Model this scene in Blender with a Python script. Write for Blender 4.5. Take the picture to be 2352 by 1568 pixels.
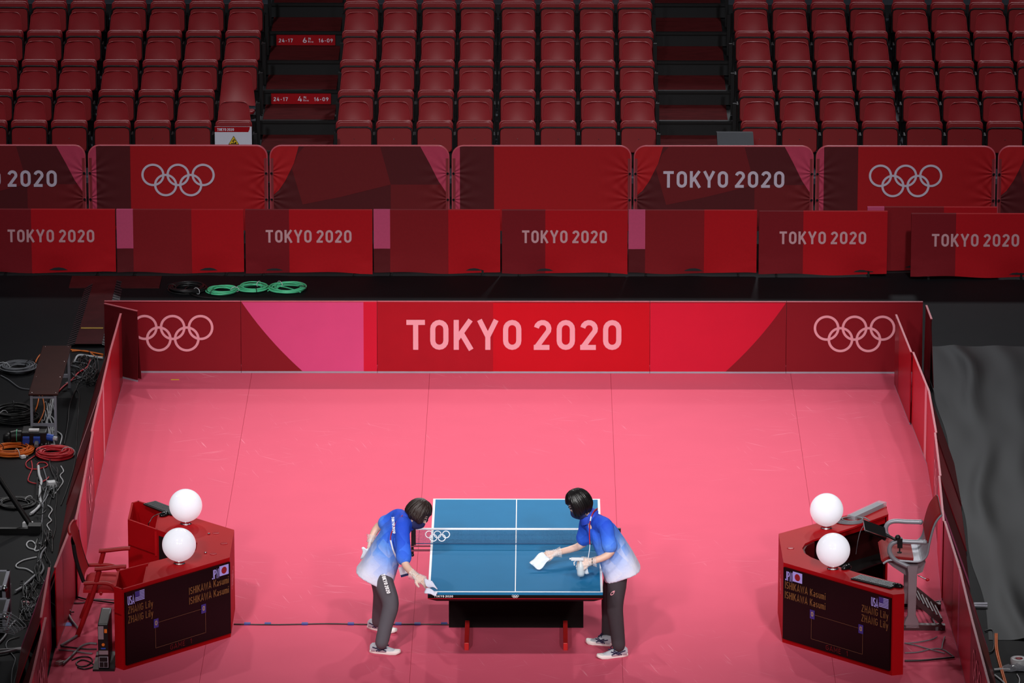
import bpy, math, random
from mathutils import Vector, Matrix
random.seed(7)
for o in list(bpy.data.objects): bpy.data.objects.remove(o, do_unlink=True)
S = bpy.context.scene
COL = S.collection
PI = math.pi

# ---------------------------------------------------------------- camera
FPX, PITCH, YAW, ROLL = 13691.6, .2746, .0048, .0001
CAM = Vector((.2082, -50.7572, 16.9415))
_fw = Vector((-math.sin(YAW)*math.cos(PITCH), math.cos(YAW)*math.cos(PITCH), -math.sin(PITCH)))
_r0 = Vector((math.cos(YAW), math.sin(YAW), 0)); _u0 = _r0.cross(_fw)
_r = _r0*math.cos(ROLL) + _u0*math.sin(ROLL); _u = -_r0*math.sin(ROLL) + _u0*math.cos(ROLL)
cd = bpy.data.cameras.new('camera'); cam = bpy.data.objects.new('camera', cd); COL.objects.link(cam)
cd.sensor_fit = 'HORIZONTAL'; cd.sensor_width = 36; cd.lens = FPX/2352*36; cd.clip_end = 400; cd.clip_start = 1
cam.matrix_world = Matrix(((_r.x, _u.x, -_fw.x, CAM.x), (_r.y, _u.y, -_fw.y, CAM.y), (_r.z, _u.z, -_fw.z, CAM.z), (0, 0, 0, 1)))
S.camera = cam

def _ray(x, y): return _fw + _r*((x-1176)/FPX) - _u*((y-784)/FPX)
def G(x, y, z=0.0):          # survey point of the photograph on the level z
    d = _ray(x, y); return CAM + d*((z-CAM.z)/d.z)
def AT(x, y, Y):             # survey point at depth Y
    d = _ray(x, y); return CAM + d*((Y-CAM.y)/d.y)

# ---------------------------------------------------------------- light and exposure
w = bpy.data.worlds.new('hall'); S.world = w; w.use_nodes = True
w.node_tree.nodes['Background'].inputs[0].default_value = (1, .93, .93, 1)
w.node_tree.nodes['Background'].inputs[1].default_value = .03
S.view_settings.view_transform = 'Standard'; S.view_settings.look = 'None'
S.view_settings.exposure = -0.08; S.view_settings.gamma = 1; S.view_settings.use_curve_mapping = False
def spot(name, loc, aim, power, size, blend=.6, radius=.35, col=(1, .985, .97)):
    l = bpy.data.lights.new(name, 'SPOT'); l.energy = power; l.spot_size = math.radians(size); l.spot_blend = blend
    l.shadow_soft_size = radius; l.color = col
    o = bpy.data.objects.new(name, l); COL.objects.link(o); o.location = loc
    o.rotation_euler = (Vector(aim)-Vector(loc)).to_track_quat('-Z', 'Y').to_euler(); return o
for x, p in ((-9, 1.0), (0, 1.1), (9, .9)):                       # truss behind the court
    spot('rig_spot', (x, 27, 23), (x*.06, 3.6, 0), 9400*p, 22.5, 1.0, .45)
for s in (-1, 1):                                                  # trusses along both sides
    for dx, y, z, p in ((11.5, 3, 20, 1900), (14.5, 9, 19, 2000), (18, 6, 18.5, 1900), (22, 10, 18, 1500)):
        spot('rig_spot', (s*dx, y, z), (-s*.4, 4.5, 0), p, 27, 1.0, .3)
for x in (-7, 7):                                                  # truss on the camera side
    spot('rig_spot', (x, -17, 20), (x*.06, 3.0, 0), 8400, 23, 1.0, .5)
for x in (-9, 9):
    spot('rig_spot', (x, -33, 17), (x*.04, 2.0, .3), 15500, 15, 1.0, .9)  # low fill pair added to brighten faces turned to the camera
spot('rig_spot', (0, -31, 14.5), (0, 8.1, .5), 13000, 14.5, .9, .8)  # extra spot added to lift the front of the back surround
for x in (-7, 7):
    spot('stand_spot', (x, -6, 21), (x*.9, 15.5, 1.0), 12000, 36, 1.0, .8, (.93, .96, 1))
spot('stand_spot', (4, 33, 17), (0, 17, 1.5), 5500, 60, 1.0, 1.0, (.9, .94, 1))

# ---------------------------------------------------------------- helpers
def lin(c):
    out = []
    for v in c:
        v = v/255; out.append(v/12.92 if v <= .04045 else ((v+.055)/1.055)**2.4)
    return (*out, 1)
MATS = {}
def mat(name, rgb, rough=.5, metal=0, noise=.05, scale=12, bump=0, coat=0, emit=0, spec=.5, stretch=None, alpha=1, trans=0):
    m = bpy.data.materials.new(name); m.use_nodes = True; nt = m.node_tree; b = nt.nodes['Principled BSDF']
    c = lin(rgb)
    b.inputs['Roughness'].default_value = rough; b.inputs['Metallic'].default_value = metal
    b.inputs['Specular IOR Level'].default_value = spec
    if coat: b.inputs['Coat Weight'].default_value = coat; b.inputs['Coat Roughness'].default_value = .08
    tc = nt.nodes.new('ShaderNodeTexCoord'); nz = nt.nodes.new('ShaderNodeTexNoise'); nz.inputs['Scale'].default_value = scale
    nz.inputs['Detail'].default_value = 4
    mp = nt.nodes.new('ShaderNodeMapping')
    if stretch: mp.inputs['Scale'].default_value = stretch
    nt.links.new(tc.outputs['Object'], mp.inputs[0]); nt.links.new(mp.outputs[0], nz.inputs['Vector'])
    mx = nt.nodes.new('ShaderNodeMix'); mx.data_type = 'RGBA'
    mx.inputs[6].default_value = tuple(max(0, v*(1-noise*2)) for v in c[:3])+(1,); mx.inputs[7].default_value = tuple(min(1, v*(1+noise*2)) for v in c[:3])+(1,)
    nt.links.new(nz.outputs['Fac'], mx.inputs[0]); nt.links.new(mx.outputs[2], b.inputs['Base Color'])
    if bump:
        bp = nt.nodes.new('ShaderNodeBump'); bp.inputs['Strength'].default_value = bump; bp.inputs['Distance'].default_value = .01
        nt.links.new(nz.outputs['Fac'], bp.inputs['Height']); nt.links.new(bp.outputs[0], b.inputs['Normal'])
    if emit:
        nt.links.new(mx.outputs[2], b.inputs['Emission Color']); b.inputs['Emission Strength'].default_value = emit
    if alpha < 1: b.inputs['Alpha'].default_value = alpha
    if trans: b.inputs['Transmission Weight'].default_value = trans
    MATS[name] = m; return m

class MB:
    def __init__(s): s.v = []; s.f = []; s.m = []; s.sm = []
    def add(s, vs, fs, m=0, smooth=False):
        o = len(s.v); s.v += [tuple(v) for v in vs]
        for f in fs: s.f.append([i+o for i in f]); s.m.append(m); s.sm.append(smooth)
        return s
    def box(s, x0, x1, y0, y1, z0, z1, m=0):
        return s.add([(x0,y0,z0),(x1,y0,z0),(x1,y1,z0),(x0,y1,z0),(x0,y0,z1),(x1,y0,z1),(x1,y1,z1),(x0,y1,z1)],
                     [(0,3,2,1),(4,5,6,7),(0,1,5,4),(1,2,6,5),(2,3,7,6),(3,0,4,7)], m)
    def obox(s, c, ax, ay, az, m=0):      # centre and three half-axes
        c, ax, ay, az = map(Vector, (c, ax, ay, az))
        vs = [c+ax*i+ay*j+az*k for k in (-1, 1) for j in (-1, 1) for i in (-1, 1)]
        return s.add(vs, [(0,2,3,1),(4,5,7,6),(0,1,5,4),(1,3,7,5),(3,2,6,7),(2,0,4,6)], m)
    def bar(s, p, q, w, h, up=(0, 0, 1), m=0):
        p, q = Vector(p), Vector(q); d = (q-p); u = Vector(up); x = d.cross(u)
        if x.length < 1e-5: x = d.cross(Vector((0, 1, 0)))
        x.normalize(); z = x.cross(d).normalized()
        return s.obox((p+q)/2, d/2, x*w/2, z*h/2, m)
    def tube(s, pts, r, n=8, m=0, closed=False, sx=1.0):
        pts = [Vector(p) for p in pts]; N = len(pts)
        rr = r if isinstance(r, (list, tuple)) else [r]*N
        rings = []; ref = None
        for i, p in enumerate(pts):
            a = pts[(i-1) % N] if (closed or i) else p; b = pts[(i+1) % N] if (closed or i < N-1) else p
            t = (b-a)
            if t.length < 1e-9: t = Vector((0, 0, 1))
            t.normalize()
            if ref is None:
                ref = t.cross(Vector((0, 0, 1)))
                if ref.length < .1: ref = t.cross(Vector((0, 1, 0)))
            x = ref - t*ref.dot(t)
            if x.length < 1e-6: x = t.orthogonal()
            x.normalize(); ref = x; y = t.cross(x)
            rings.append([p+(x*math.cos(2*PI*k/n)*sx+y*math.sin(2*PI*k/n))*rr[i] for k in range(n)])
        return s.loft(rings, m, closed)
    def loft(s, rings, m=0, closed=False, cap=True, smooth=True):
        n = len(rings[0]); N = len(rings); vs = [v for r in rings for v in r]; fs = []
        for i in range(N if closed else N-1):
            for k in range(n):
                j = (i+1) % N; l = (k+1) % n
                fs.append((i*n+k, i*n+l, j*n+l, j*n+k))
        s.add(vs, fs, m, smooth)
        if cap and not closed:
            s.add(rings[0], [tuple(range(n))[::-1]], m); s.add(rings[-1], [tuple(range(n))], m)
        return s
    def lathe(s, prof, c=(0, 0, 0), n=24, m=0):
        c = Vector(c)
        return s.loft([[c+Vector((r*math.cos(2*PI*k/n), r*math.sin(2*PI*k/n), z)) for k in range(n)] for r, z in prof], m)
    def cyl(s, p, q, r, r2=None, n=16, m=0): return s.tube([p, q], [r, r if r2 is None else r2], n, m)
    def prism(s, poly, z0, z1, m=0):
        n = len(poly)
        vs = [(x, y, z0) for x, y in poly]+[(x, y, z1) for x, y in poly]
        fs = [tuple(range(n))[::-1], tuple(range(n, 2*n))]+[(i, (i+1) % n, n+(i+1) % n, n+i) for i in range(n)]
        return s.add(vs, fs, m)
    def slab(s, poly, fn, d, m=0):        # 2-D outline mapped by fn(u, v, w); w runs 0..d
        n = len(poly); vs = [fn(u, v, 0) for u, v in poly]+[fn(u, v, d) for u, v in poly]
        fs = [tuple(range(n)), tuple(range(n, 2*n))[::-1]]+[((i+1) % n, i, n+i, n+(i+1) % n) for i in range(n)]
        return s.add(vs, fs, m)
    def grid(s, fn, nu, nv, m=0, smooth=True):
        vs = [fn(i/nu, j/nv) for j in range(nv+1) for i in range(nu+1)]
        fs = [(j*(nu+1)+i, j*(nu+1)+i+1, (j+1)*(nu+1)+i+1, (j+1)*(nu+1)+i) for j in range(nv) for i in range(nu)]
        return s.add(vs, fs, m, smooth)
    def ball(s, c, rx, ry=None, rz=None, nu=24, nv=16, m=0):
        ry = ry or rx; rz = rz or rx; c = Vector(c); e = 1e-3
        return s.loft([[c+Vector((rx*math.sin(a)*math.cos(2*PI*k/nu), ry*math.sin(a)*math.sin(2*PI*k/nu), -rz*math.cos(a))) for k in range(nu)]
                       for a in [e+(PI-2*e)*j/nv for j in range(nv+1)]], m)
    def build(s, name, mats, parent=None, loc=None, rz=0, bev=0):
        me = bpy.data.meshes.new(name); me.from_pydata(s.v, [], s.f)
        for m in (mats if isinstance(mats, (list, tuple)) else [mats]): me.materials.append(MATS[m])
        for p, i, sm in zip(me.polygons, s.m, s.sm): p.material_index = i; p.use_smooth = sm
        me.update()
        o = bpy.data.objects.new(name, me); COL.objects.link(o)
        if parent: o.parent = parent
        if loc is not None: o.location = loc
        o.rotation_euler.z = rz
        if bev:
            b = o.modifiers.new('bevel', 'BEVEL'); b.width = bev; b.segments = 2; b.limit_method = 'ANGLE'
        return o
def tag(o, label=None, cat=None, group=None, kind=None):
    if label: o['label'] = label
    if cat: o['category'] = cat
    if group: o['group'] = group
    if kind: o['kind'] = kind
    return o
def thing(name, label, cat, loc=(0, 0, 0), rz=0, group=None, kind=None):
    o = bpy.data.objects.new(name, None); COL.objects.link(o); o.location = loc; o.rotation_euler.z = rz
    o.empty_display_size = .1
    return tag(o, label, cat, group, kind)
def dup(o, parent=None):
    c = o.copy(); COL.objects.link(c); c.parent = parent
    for ch in o.children: dup(ch, c)
    return c
def smooth_path(pts, n=6, closed=False):      # Catmull-Rom
    P = [Vector(p) for p in pts]; N = len(P); out = []
    for i in range(N if closed else N-1):
        a, b, c, d = (P[(i-1) % N], P[i], P[(i+1) % N], P[(i+2) % N]) if closed else (P[max(i-1, 0)], P[i], P[i+1], P[min(i+2, N-1)])
        for k in range(n):
            t = k/n
            out.append(.5*((2*b)+(c-a)*t+(2*a-5*b+4*c-d)*t*t+(3*b-a-3*c+d)*t**3))
    if not closed: out.append(P[-1])
    return out

# ---------------------------------------------------------------- stroke lettering
def arc(cx, cy, rx, ry, a0, a1, n=8):
    return [(cx+rx*math.cos(math.radians(a0+(a1-a0)*i/n)), cy+ry*math.sin(math.radians(a0+(a1-a0)*i/n))) for i in range(n+1)]
def glyph(c, t):
    e = 1-t; W = .44
    O = arc(W/2, e-W/2, W/2, W/2, 0, 180)+arc(W/2, t+W/2, W/2, W/2, 180, 360)
    x = .66  # x-height
    if c in 'O0': return W, [(O, 1)]
    if c == 'T': return .45, [([(-t, e), (.45+t, e)], 0), ([(.225, 0), (.225, e)], 0)]
    if c == 'K': return .46, [([(0, 0), (0, 1)], 0), ([(.48, 1), (.02, .36)], 0), ([(.17, .56), (.5, 0)], 0)]
    if c == 'Y': return .5, [([(-.03, 1), (.25, .44), (.53, 1)], 0), ([(.25, 0), (.25, .44)], 0)]
    if c == '2': return .42, [(arc(.21, e-.21, .21, .21, 170, -20)+[(0, t), ], 0), ([(-t, t), (.44, t)], 0)]
    if c == '1': return .24, [([(0, .74), (.2, e), (.2, 0)], 0)]
    if c == '4': return .46, [([(.34, 0), (.34, .62)], 0), ([(.26, 1), (0, .26), (.5, .26)], 0)]
    if c == '6': return .44, [(arc(.22, t+.22, .22, .22, 0, 360)[:-1], 1), ([(.02, t+.3), (.27, 1)], 0)]
    if c == '7': return .42, [([(-t*.5, e), (.42, e), (.14, 0)], 0)]
    if c == '9': return .44, [(arc(.22, e-.22, .22, .22, 0, 360)[:-1], 1), ([(.42, e-.3), (.17, 0)], 0)]
    if c == '-': return .24, [([(0, .42), (.24, .42)], 0)]
    if c == 'U': return W, [([(0, 1)]+arc(W/2, t+W/2, W/2, W/2, 180, 360)+[(W, 1)], 0)]
    if c == 'S': return .42, [(arc(.21, e-.2, .21, .2, 30, 180, 6)[:-1]+arc(.21, e-.2, .21, .24, 180, 270, 4)+arc(.21, t+.2, .21, .22, 90, 0, 4)+arc(.21, t+.2, .21, .2, 0, -150, 6), 0)]
    if c == 'A': return .52, [([(-.02, 0), (.26, 1), (.54, 0)], 0), ([(.08, .26), (.44, .26)], 0)]
    if c == 'J': return .34, [([(.34, 1)]+[(.34, .22)]+arc(.15, t+.19, .19, .19, 0, -150, 6), 0)]
    if c == 'P': return .42, [([(0, 0), (0, e)]+[(.2, e)]+arc(.2, e-.22, .22, .22, 90, -90, 8)+[(0, e-.44)], 0)]
    if c == 'R': return .44, [([(0, 0), (0, e)]+[(.2, e)]+arc(.2, e-.22, .22, .22, 90, -90, 8)+[(0, e-.44)], 0), ([(.2, e-.44), (.45, 0)], 0)]
    if c == 'N': return .46, [([(0, 0), (0, 1), (.46, 0), (.46, 1)], 0)]
    if c == 'I': return .0, [([(0, 0), (0, 1)], 0)]
    if c == 'H': return .44, [([(0, 0), (0, 1)], 0), ([(.44, 0), (.44, 1)], 0), ([(0, .52), (.44, .52)], 0)]
    if c == 'W': return .76, [([(-.02, 1), (.17, 0), (.38, .9), (.59, 0), (.78, 1)], 0)]
    if c == 'Z': return .42, [([(0, e), (.42, e), (0, t), (.44, t)], 0)]
    if c == 'G': return .44, [(arc(.22, e-.22, .22, .22, 20, 180)+arc(.22, t+.22, .22, .22, 180, 360)+[(.44, .48), (.24, .48)], 0)]
    if c == 'M': return .6, [([(0, 0), (0, 1), (.3, .3), (.6, 1), (.6, 0)], 0)]
    if c == 'E': return .36, [([(.36, e), (0, e), (0, t), (.38, t)], 0), ([(0, .52), (.32, .52)], 0)]
    if c == 'L': return .36, [([(0, 1), (0, t), (.38, t)], 0)]
    if c == 'a': return .34, [([(.04, x-.05)]+arc(.18, x-t-.14, .16, .14, 110, 0, 5)+[(.34, 0)], 0), (arc(.17, .18, .16, .13, 0, 360, 10)[:-1], 1)]
    if c == 's': return .3, [(arc(.15, x-t-.11, .14, .12, 30, 270, 8)+arc(.15, t+.12, .15, .13, 90, -150, 8), 0)]
    if c == 'u': return .34, [([(0, x)]+arc(.17, t+.14, .17, .14, 180, 360)+[(.34, x)], 0), ([(.34, 0), (.34, x)], 0)]
    if c == 'm': return .58, [([(0, 0), (0, x)], 0), (arc(.15, x-t-.13, .15, .14, 180, 0)+[(.3, 0)], 0), (arc(.44, x-t-.13, .14, .14, 180, 0)+[(.58, 0)], 0)]
    if c == 'i': return 0, [([(0, 0), (0, x)], 0), ([(0, .82), (0, .96)], 0)]
    if c == 'l': return 0, [([(0, 0), (0, 1)], 0)]
    if c == 'y': return .36, [([(0, x), (.19, .04)], 0), ([(.38, x), (.14, -.25), (.02, -.25)], 0)]
    if c == 'o': return .34, [(arc(.17, x/2, .17, x/2-t, 0, 360, 12)[:-1], 1)]
    if c == 'w': return .56, [([(0, x), (.14, 0), (.28, x), (.42, 0), (.56, x)], 0)]
    if c == '#':   # the character for "row"
        return .8, [([(0, .92), (.46, .92)], 0), ([(.22, .92), (.04, .42)], 0), ([(.14, .68), (.42, .68), (.08, .02)], 0), ([(.1, .45), (.26, .32)], 0), ([(.6, .85), (.6, .3)], 0), ([(.8, .98), (.8, .06), (.7, .1)], 0)]
    return .22, []
def ribbon(mb, pts, closed, hw, fn, m=0, k=0):
    if k:       # overlapping strokes lie a hair above one another
        f0 = fn; e = 1e-3; p_ = pts[0]; a_ = Vector(f0(*p_)); n_ = (Vector(f0(p_[0]+e, p_[1]))-a_).cross(Vector(f0(p_[0], p_[1]+e))-a_).normalized()*(.0005*k)
        fn = lambda u, v: Vector(f0(u, v))+n_
    n = len(pts); L = []; R = []
    for i in range(n):
        p = Vector(pts[i]); a = Vector(pts[i-1]) if (closed or i) else None; b = Vector(pts[(i+1) % n]) if (closed or i < n-1) else None
        d1 = (p-a).normalized() if a is not None and (p-a).length > 1e-9 else None
        d2 = (b-p).normalized() if b is not None and (b-p).length > 1e-9 else None
        d1 = d1 or d2; d2 = d2 or d1
        n1 = Vector((-d1.y, d1.x)); n2 = Vector((-d2.y, d2.x)); nn = (n1+n2)
        nn = nn.normalized() if nn.length > 1e-4 else n1
        k = hw/max(.45, nn.dot(n1))
        L.append(fn(*(p+nn*k))); R.append(fn(*(p-nn*k)))
    for i in range(n if closed else n-1):
        j = (i+1) % n; mb.add([L[i], R[i], R[j], L[j]], [(0, 1, 2, 3)], m)
def write(mb, text, u0, u1, v0, v1, fn, t=.085, gap=.32, space=.56, m=0, word=None):
    """text set into the box u0..u1, v0..v1 of a surface given by fn(u, v)"""
    h = v1-v0; x = t; items = []; wi = 0
    for k, c in enumerate(text):
        if c == ' ': x += space-gap; wi += text[k-1] != ' '; continue
        W, st = glyph(c, t); items.append((x, st if word is None or word == wi else [])); x += W+2*t+gap*.55
    tot = x-gap*.55-t
    sx = (u1-u0)/tot if u1 is not None else h
    for x0, st in items:
        for k, (pts, cl) in enumerate(st):
            ribbon(mb, [((x0+px)*sx/h, py) for px, py in pts], cl, t, lambda a, b: fn(u0+a*h, v0+b*h), m, k)
def rings(mb, u, v, R, fn, m=0, n=40, hw=.106, lim=None):
    for q, (cx, cy) in enumerate(((-2.4, 0), (0, 0), (2.4, 0), (-1.2, -1), (1.2, -1))):
        q = q//3*1
        pts = [(u+R*(cx+math.cos(2*PI*k/n)), v+R*(cy+.5+math.sin(2*PI*k/n))) for k in range(n)]
        if lim is None or all(abs(p[0]) < lim for p in pts): ribbon(mb, pts, True, R*hw, fn, m, q); continue
        run = []
        for p in pts+pts[:1]:
            if abs(p[0]) < lim-R*hw: run.append(p)
            else:
                if len(run) > 1: ribbon(mb, run, False, R*hw, fn, m, q)
                run = []
        if len(run) > 1: ribbon(mb, run, False, R*hw, fn, m, q)

def lettering(name, mm, parent, text, u0, u1, v0, v1, fn, **kw):     # one part for each word
    for k in range(len(text.split())):
        mb = MB(); write(mb, text, u0, u1, v0, v1, fn, word=k, **kw); mb.build(name, mm, parent)
# ================================================================ materials
mat('black_floor', (18, 18, 21), .7, noise=.15, scale=3, spec=.12)
mat('mat_red', (216, 90, 115), .8, noise=.02, scale=2, spec=.08)
mat('underlay_red', (176, 60, 80), .8, noise=.05, spec=.1)
mat('maroon', (134, 26, 36), .3, noise=.03, scale=3, spec=.18)
mat('deep_maroon', (92, 20, 26), .45, noise=.06, scale=6, spec=.18)
mat('red', (196, 14, 30), .3, noise=.03, scale=3, spec=.18)
mat('crimson', (206, 26, 54), .3, noise=.03, scale=3, spec=.18)
mat('dark_red', (168, 16, 32), .35, noise=.04, scale=5, spec=.18)
mat('magenta', (214, 78, 132), .3, noise=.03, scale=3, spec=.18)
mat('rose', (240, 168, 180), .35, noise=.03, scale=5)
mat('pale_print', (216, 196, 214), .5, noise=.03, scale=5)
mat('fab_red', (186, 16, 28), .8, noise=.05, scale=40, bump=.05, spec=.2)
mat('fab_maroon', (128, 22, 32), .8, noise=.05, scale=40, bump=.05, spec=.2)
mat('fab_pink', (206, 78, 118), .8, noise=.04, scale=40, spec=.2)
mat('fab_deep', (96, 24, 30), .8, noise=.05, scale=40, spec=.2)
mat('fab_mid', (138, 24, 32), .8, noise=.05, scale=40, spec=.2)
mat('aluminium', (168, 168, 182), .4, metal=.3, noise=.06)
mat('chrome', (220, 220, 225), .12, metal=1, noise=.02)
mat('black_plastic', (22, 22, 24), .4, noise=.1)
mat('black_metal', (14, 14, 16), .45, noise=.1)
mat('black_fabric', (30, 30, 34), .85, noise=.1, scale=30)
mat('white_plastic', (232, 232, 236), .35, noise=.02)
mat('white_line', (245, 245, 248), .5, noise=.01)
mat('seat_red', (158, 28, 38), .42, noise=.05, scale=6, bump=.02, spec=.95)
mat('seat_red_dark', (140, 18, 26), .5, noise=.06, scale=6)
mat('deck_grey', (70, 74, 84), .7, noise=.1, scale=4)
mat('riser_black', (12, 13, 16), .6, noise=.15, scale=5)
mat('aisle_carpet', (88, 26, 28), .95, noise=.25, scale=5, stretch=(1, 4, 1), spec=.1)
mat('sign_red', (170, 14, 26), .3, noise=.05)
mat('sign_white', (224, 224, 238), .4, noise=.01)
mat('yellow', (236, 196, 40), .5, noise=.04)
mat('cable_black', (26, 26, 28), .4, noise=.1)
mat('cable_grey', (120, 122, 128), .45, noise=.1)
mat('cable_white', (206, 208, 212), .5, noise=.05)
mat('cable_orange', (240, 120, 34), .45, noise=.06)
mat('cable_red', (206, 28, 44), .4, noise=.06)
mat('cable_green', (92, 214, 160), .45, noise=.06)
mat('blue_plastic', (44, 84, 190), .4, noise=.06)
mat('blue_tape', (40, 52, 140), .6, noise=.06)
mat('bench_brown', (54, 20, 16), .7, noise=.12, scale=10, spec=.1)
mat('ramp_brown', (70, 26, 28), .5, noise=.25, scale=5, bump=.1, spec=.1)
mat('ramp_edge', (44, 34, 40), .6, noise=.25, scale=14, stretch=(.4, 8, 1))
mat('monitor_grey', (52, 54, 62), .5, noise=.06)
mat('sheet_black', (11, 11, 14), .5, noise=.15, scale=4, spec=.14)
mat('clear_wrap', (210, 214, 226), .15, noise=.05, alpha=.4)
mat('yellow_tape', (190, 150, 50), .6, noise=.1)

# scuffed red court mat
m = MATS['mat_red']; nt = m.node_tree; b = nt.nodes['Principled BSDF']
base = b.inputs['Base Color'].links[0].from_socket
tc = nt.nodes.new('ShaderNodeTexCoord'); prev = base
big = nt.nodes.new('ShaderNodeTexNoise'); big.inputs['Scale'].default_value = .45; nt.links.new(tc.outputs['Object'], big.inputs['Vector'])
gate = nt.nodes.new('ShaderNodeValToRGB'); gate.color_ramp.elements[0].position = .47; gate.color_ramp.elements[1].position = .6; nt.links.new(big.outputs['Fac'], gate.inputs[0])
for k, (rot, sc) in enumerate(((.12, (1.3, 34, 1)), (-.45, (1.7, 38, 1)), (.7, (1.6, 40, 1)), (1.3, (1.8, 40, 1)))):
    mr = nt.nodes.new('ShaderNodeMapping'); mr.inputs['Rotation'].default_value = (0, 0, rot)
    mp = nt.nodes.new('ShaderNodeMapping'); mp.inputs['Scale'].default_value = sc; mp.inputs['Location'].default_value = (k*7.3, k*3.1, 0)
    nz = nt.nodes.new('ShaderNodeTexNoise'); nz.inputs['Scale'].default_value = 1.0; nz.inputs['Detail'].default_value = 2
    rp = nt.nodes.new('ShaderNodeValToRGB'); rp.color_ramp.elements[0].position = .68; rp.color_ramp.elements[1].position = .76
    rp.color_ramp.elements[1].color = (.42, .42, .42, 1)
    gm = nt.nodes.new('ShaderNodeMath'); gm.operation = 'MULTIPLY'
    mx = nt.nodes.new('ShaderNodeMix'); mx.data_type = 'RGBA'; mx.inputs[7].default_value = lin((246, 172, 188))
    nt.links.new(tc.outputs['Object'], mr.inputs[0]); nt.links.new(mr.outputs[0], mp.inputs[0]); nt.links.new(mp.outputs[0], nz.inputs['Vector']); nt.links.new(nz.outputs['Fac'], rp.inputs[0])
    nt.links.new(rp.outputs[0], gm.inputs[0]); nt.links.new(gate.outputs[0], gm.inputs[1])
    nt.links.new(gm.outputs[0], mx.inputs[0]); nt.links.new(prev, mx.inputs[6]); prev = mx.outputs[2]
nt.links.new(prev, b.inputs['Base Color'])

# ================================================================ floor and court mat
fl = MB().box(-16, 16, -14, 30, -.1, 0).build('floor', 'black_floor'); tag(fl, 'black arena floor', kind='structure')
cm = thing('court_mat', 'pink red playing mat laid in long strips inside the surround', 'mat')
seams = [-4.08, -2.75, -.92, .94, 2.79, 4.08]
MB().box(-4.08, 4.08, -6.5, 8.45, .0005, .003).build('underlay', 'underlay_red', cm)
for a, b_ in zip(seams[:-1], seams[1:]):
    MB().box(a+.002, b_-.002, -6.5, 8.45, .003, .006).build('mat_strip', 'mat_red', cm)
mat('faded_rose', (216, 160, 168), .7, noise=.04, scale=30); mat('piping_dark', (140, 40, 48), .5, noise=.05); mat('edge_strip', (196, 96, 108), .35, noise=.05)
# ================================================================ court surround barriers
BH, LEAN = .75, .05
def clip(poly, conv):
    out = list(poly); n = len(conv)
    for i in range(n):
        ax, ay = conv[i]; bx, by = conv[(i+1) % n]; inp = out; out = []
        ins = lambda p: (bx-ax)*(p[1]-ay)-(by-ay)*(p[0]-ax) >= -1e-9
        for k in range(len(inp)):
            p, q = inp[k-1], inp[k]; a, c = ins(p), ins(q)
            if a != c:
                d1 = (bx-ax)*(p[1]-ay)-(by-ay)*(p[0]-ax); d2 = (bx-ax)*(q[1]-ay)-(by-ay)*(q[0]-ax); t = d1/(d1-d2)
                out.append((p[0]+(q[0]-p[0])*t, p[1]+(q[1]-p[1])*t))
            if c: out.append(q)
        if not out: return []
    return out
def court_barrier(p0, p1, label, base, shapes=(), emblem=None, text=None, outer='deep_maroon', lean=LEAN, leg=.27, oshapes=(), group=None, name='surround_barrier', feet=True):
    p0, p1 = Vector(p0), Vector(p1); d = p1-p0; W = d.length-.004; mid = (p0+p1)/2
    t = thing(name, label, 'barrier', (mid.x, mid.y, .006), math.atan2(d.y, d.x), group)
    f = lambda u, v, o=0: (u, lean*v/BH-o, v)
    fb = lambda u, v, o=0: (u, lean+(leg-lean)*(1-v/BH)+o, v)
    MB().slab([(-W/2, .02), (W/2, .02), (W/2, BH), (-W/2, BH)], lambda u, v, w_: f(u, v, -w_), .01).build('front_board', base, t)
    MB().slab([(W/2, .02), (-W/2, .02), (-W/2, BH-.006), (W/2, BH-.006)], lambda u, v, w_: fb(u, v, -w_+.004), .008).build('rear_board', outer, t)
    MB().box(-W/2, W/2, lean-.004, lean+.016, BH-.004, BH+.004).build('top_edge', 'edge_strip', t)
    MB().slab([(-W/2, .0), (W/2, .0), (W/2, .02), (-W/2, .02)], lambda u, v, w_: f(u, v, -w_-.002), .008).build('base_strip', 'aluminium', t)
    box = [(-W/2, .02), (W/2, .02), (W/2, BH-.004), (-W/2, BH-.004)]
    for k, (mm, poly) in enumerate(shapes):
        mb = MB(); pl = clip(poly, box); mb.add([f(u, v, .0012+.0006*k) for u, v in pl], [tuple(range(len(pl)))]); mb.build('printed_panel', mm, t)
    for k, (mm, poly) in enumerate(oshapes):
        mb = MB(); pl = clip(poly, box); mb.add([fb(u, v, .006+.0006*k) for u, v in pl], [tuple(range(len(pl)))]); mb.build('printed_panel', mm, t)
    if emblem:
        mb = MB(); rings(mb, emblem[0], emblem[1], emblem[2], lambda u, v: f(u, v, .006), lim=W/2); mb.build('ring_emblem', 'rose', t)
    if text:
        lettering('lettering', 'rose', t, *text, fn=lambda u, v: f(u, v, .006))
    if feet:
        for u in (-W*.32, W*.32):
            mb = MB(); mb.cyl((u-.02, .12, .035), (u+.02, .12, .035), .034); mb.build('caster', 'black_plastic', t)
    return t
XB, YB, RB = -.059, 8.153, .0014
bp = lambda o: (XB+o, YB+RB*o, 0)
def curve(u0, v0, u1, v1, bulge, n=10):
    out = []
    for i in range(n+1):
        t = i/n; b = bulge*4*t*(1-t); nx, ny = v1-v0, -(u1-u0); l = math.hypot(nx, ny)
        out.append((u0+(u1-u0)*t+nx/l*b, v0+(v1-v0)*t+ny/l*b))
    return out
RG = (0, .418, .1195)
court_barrier(bp(-4.2), bp(-2.8), 'maroon surround panel with pale rings, back left corner of the court', 'maroon', emblem=RG)
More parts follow.
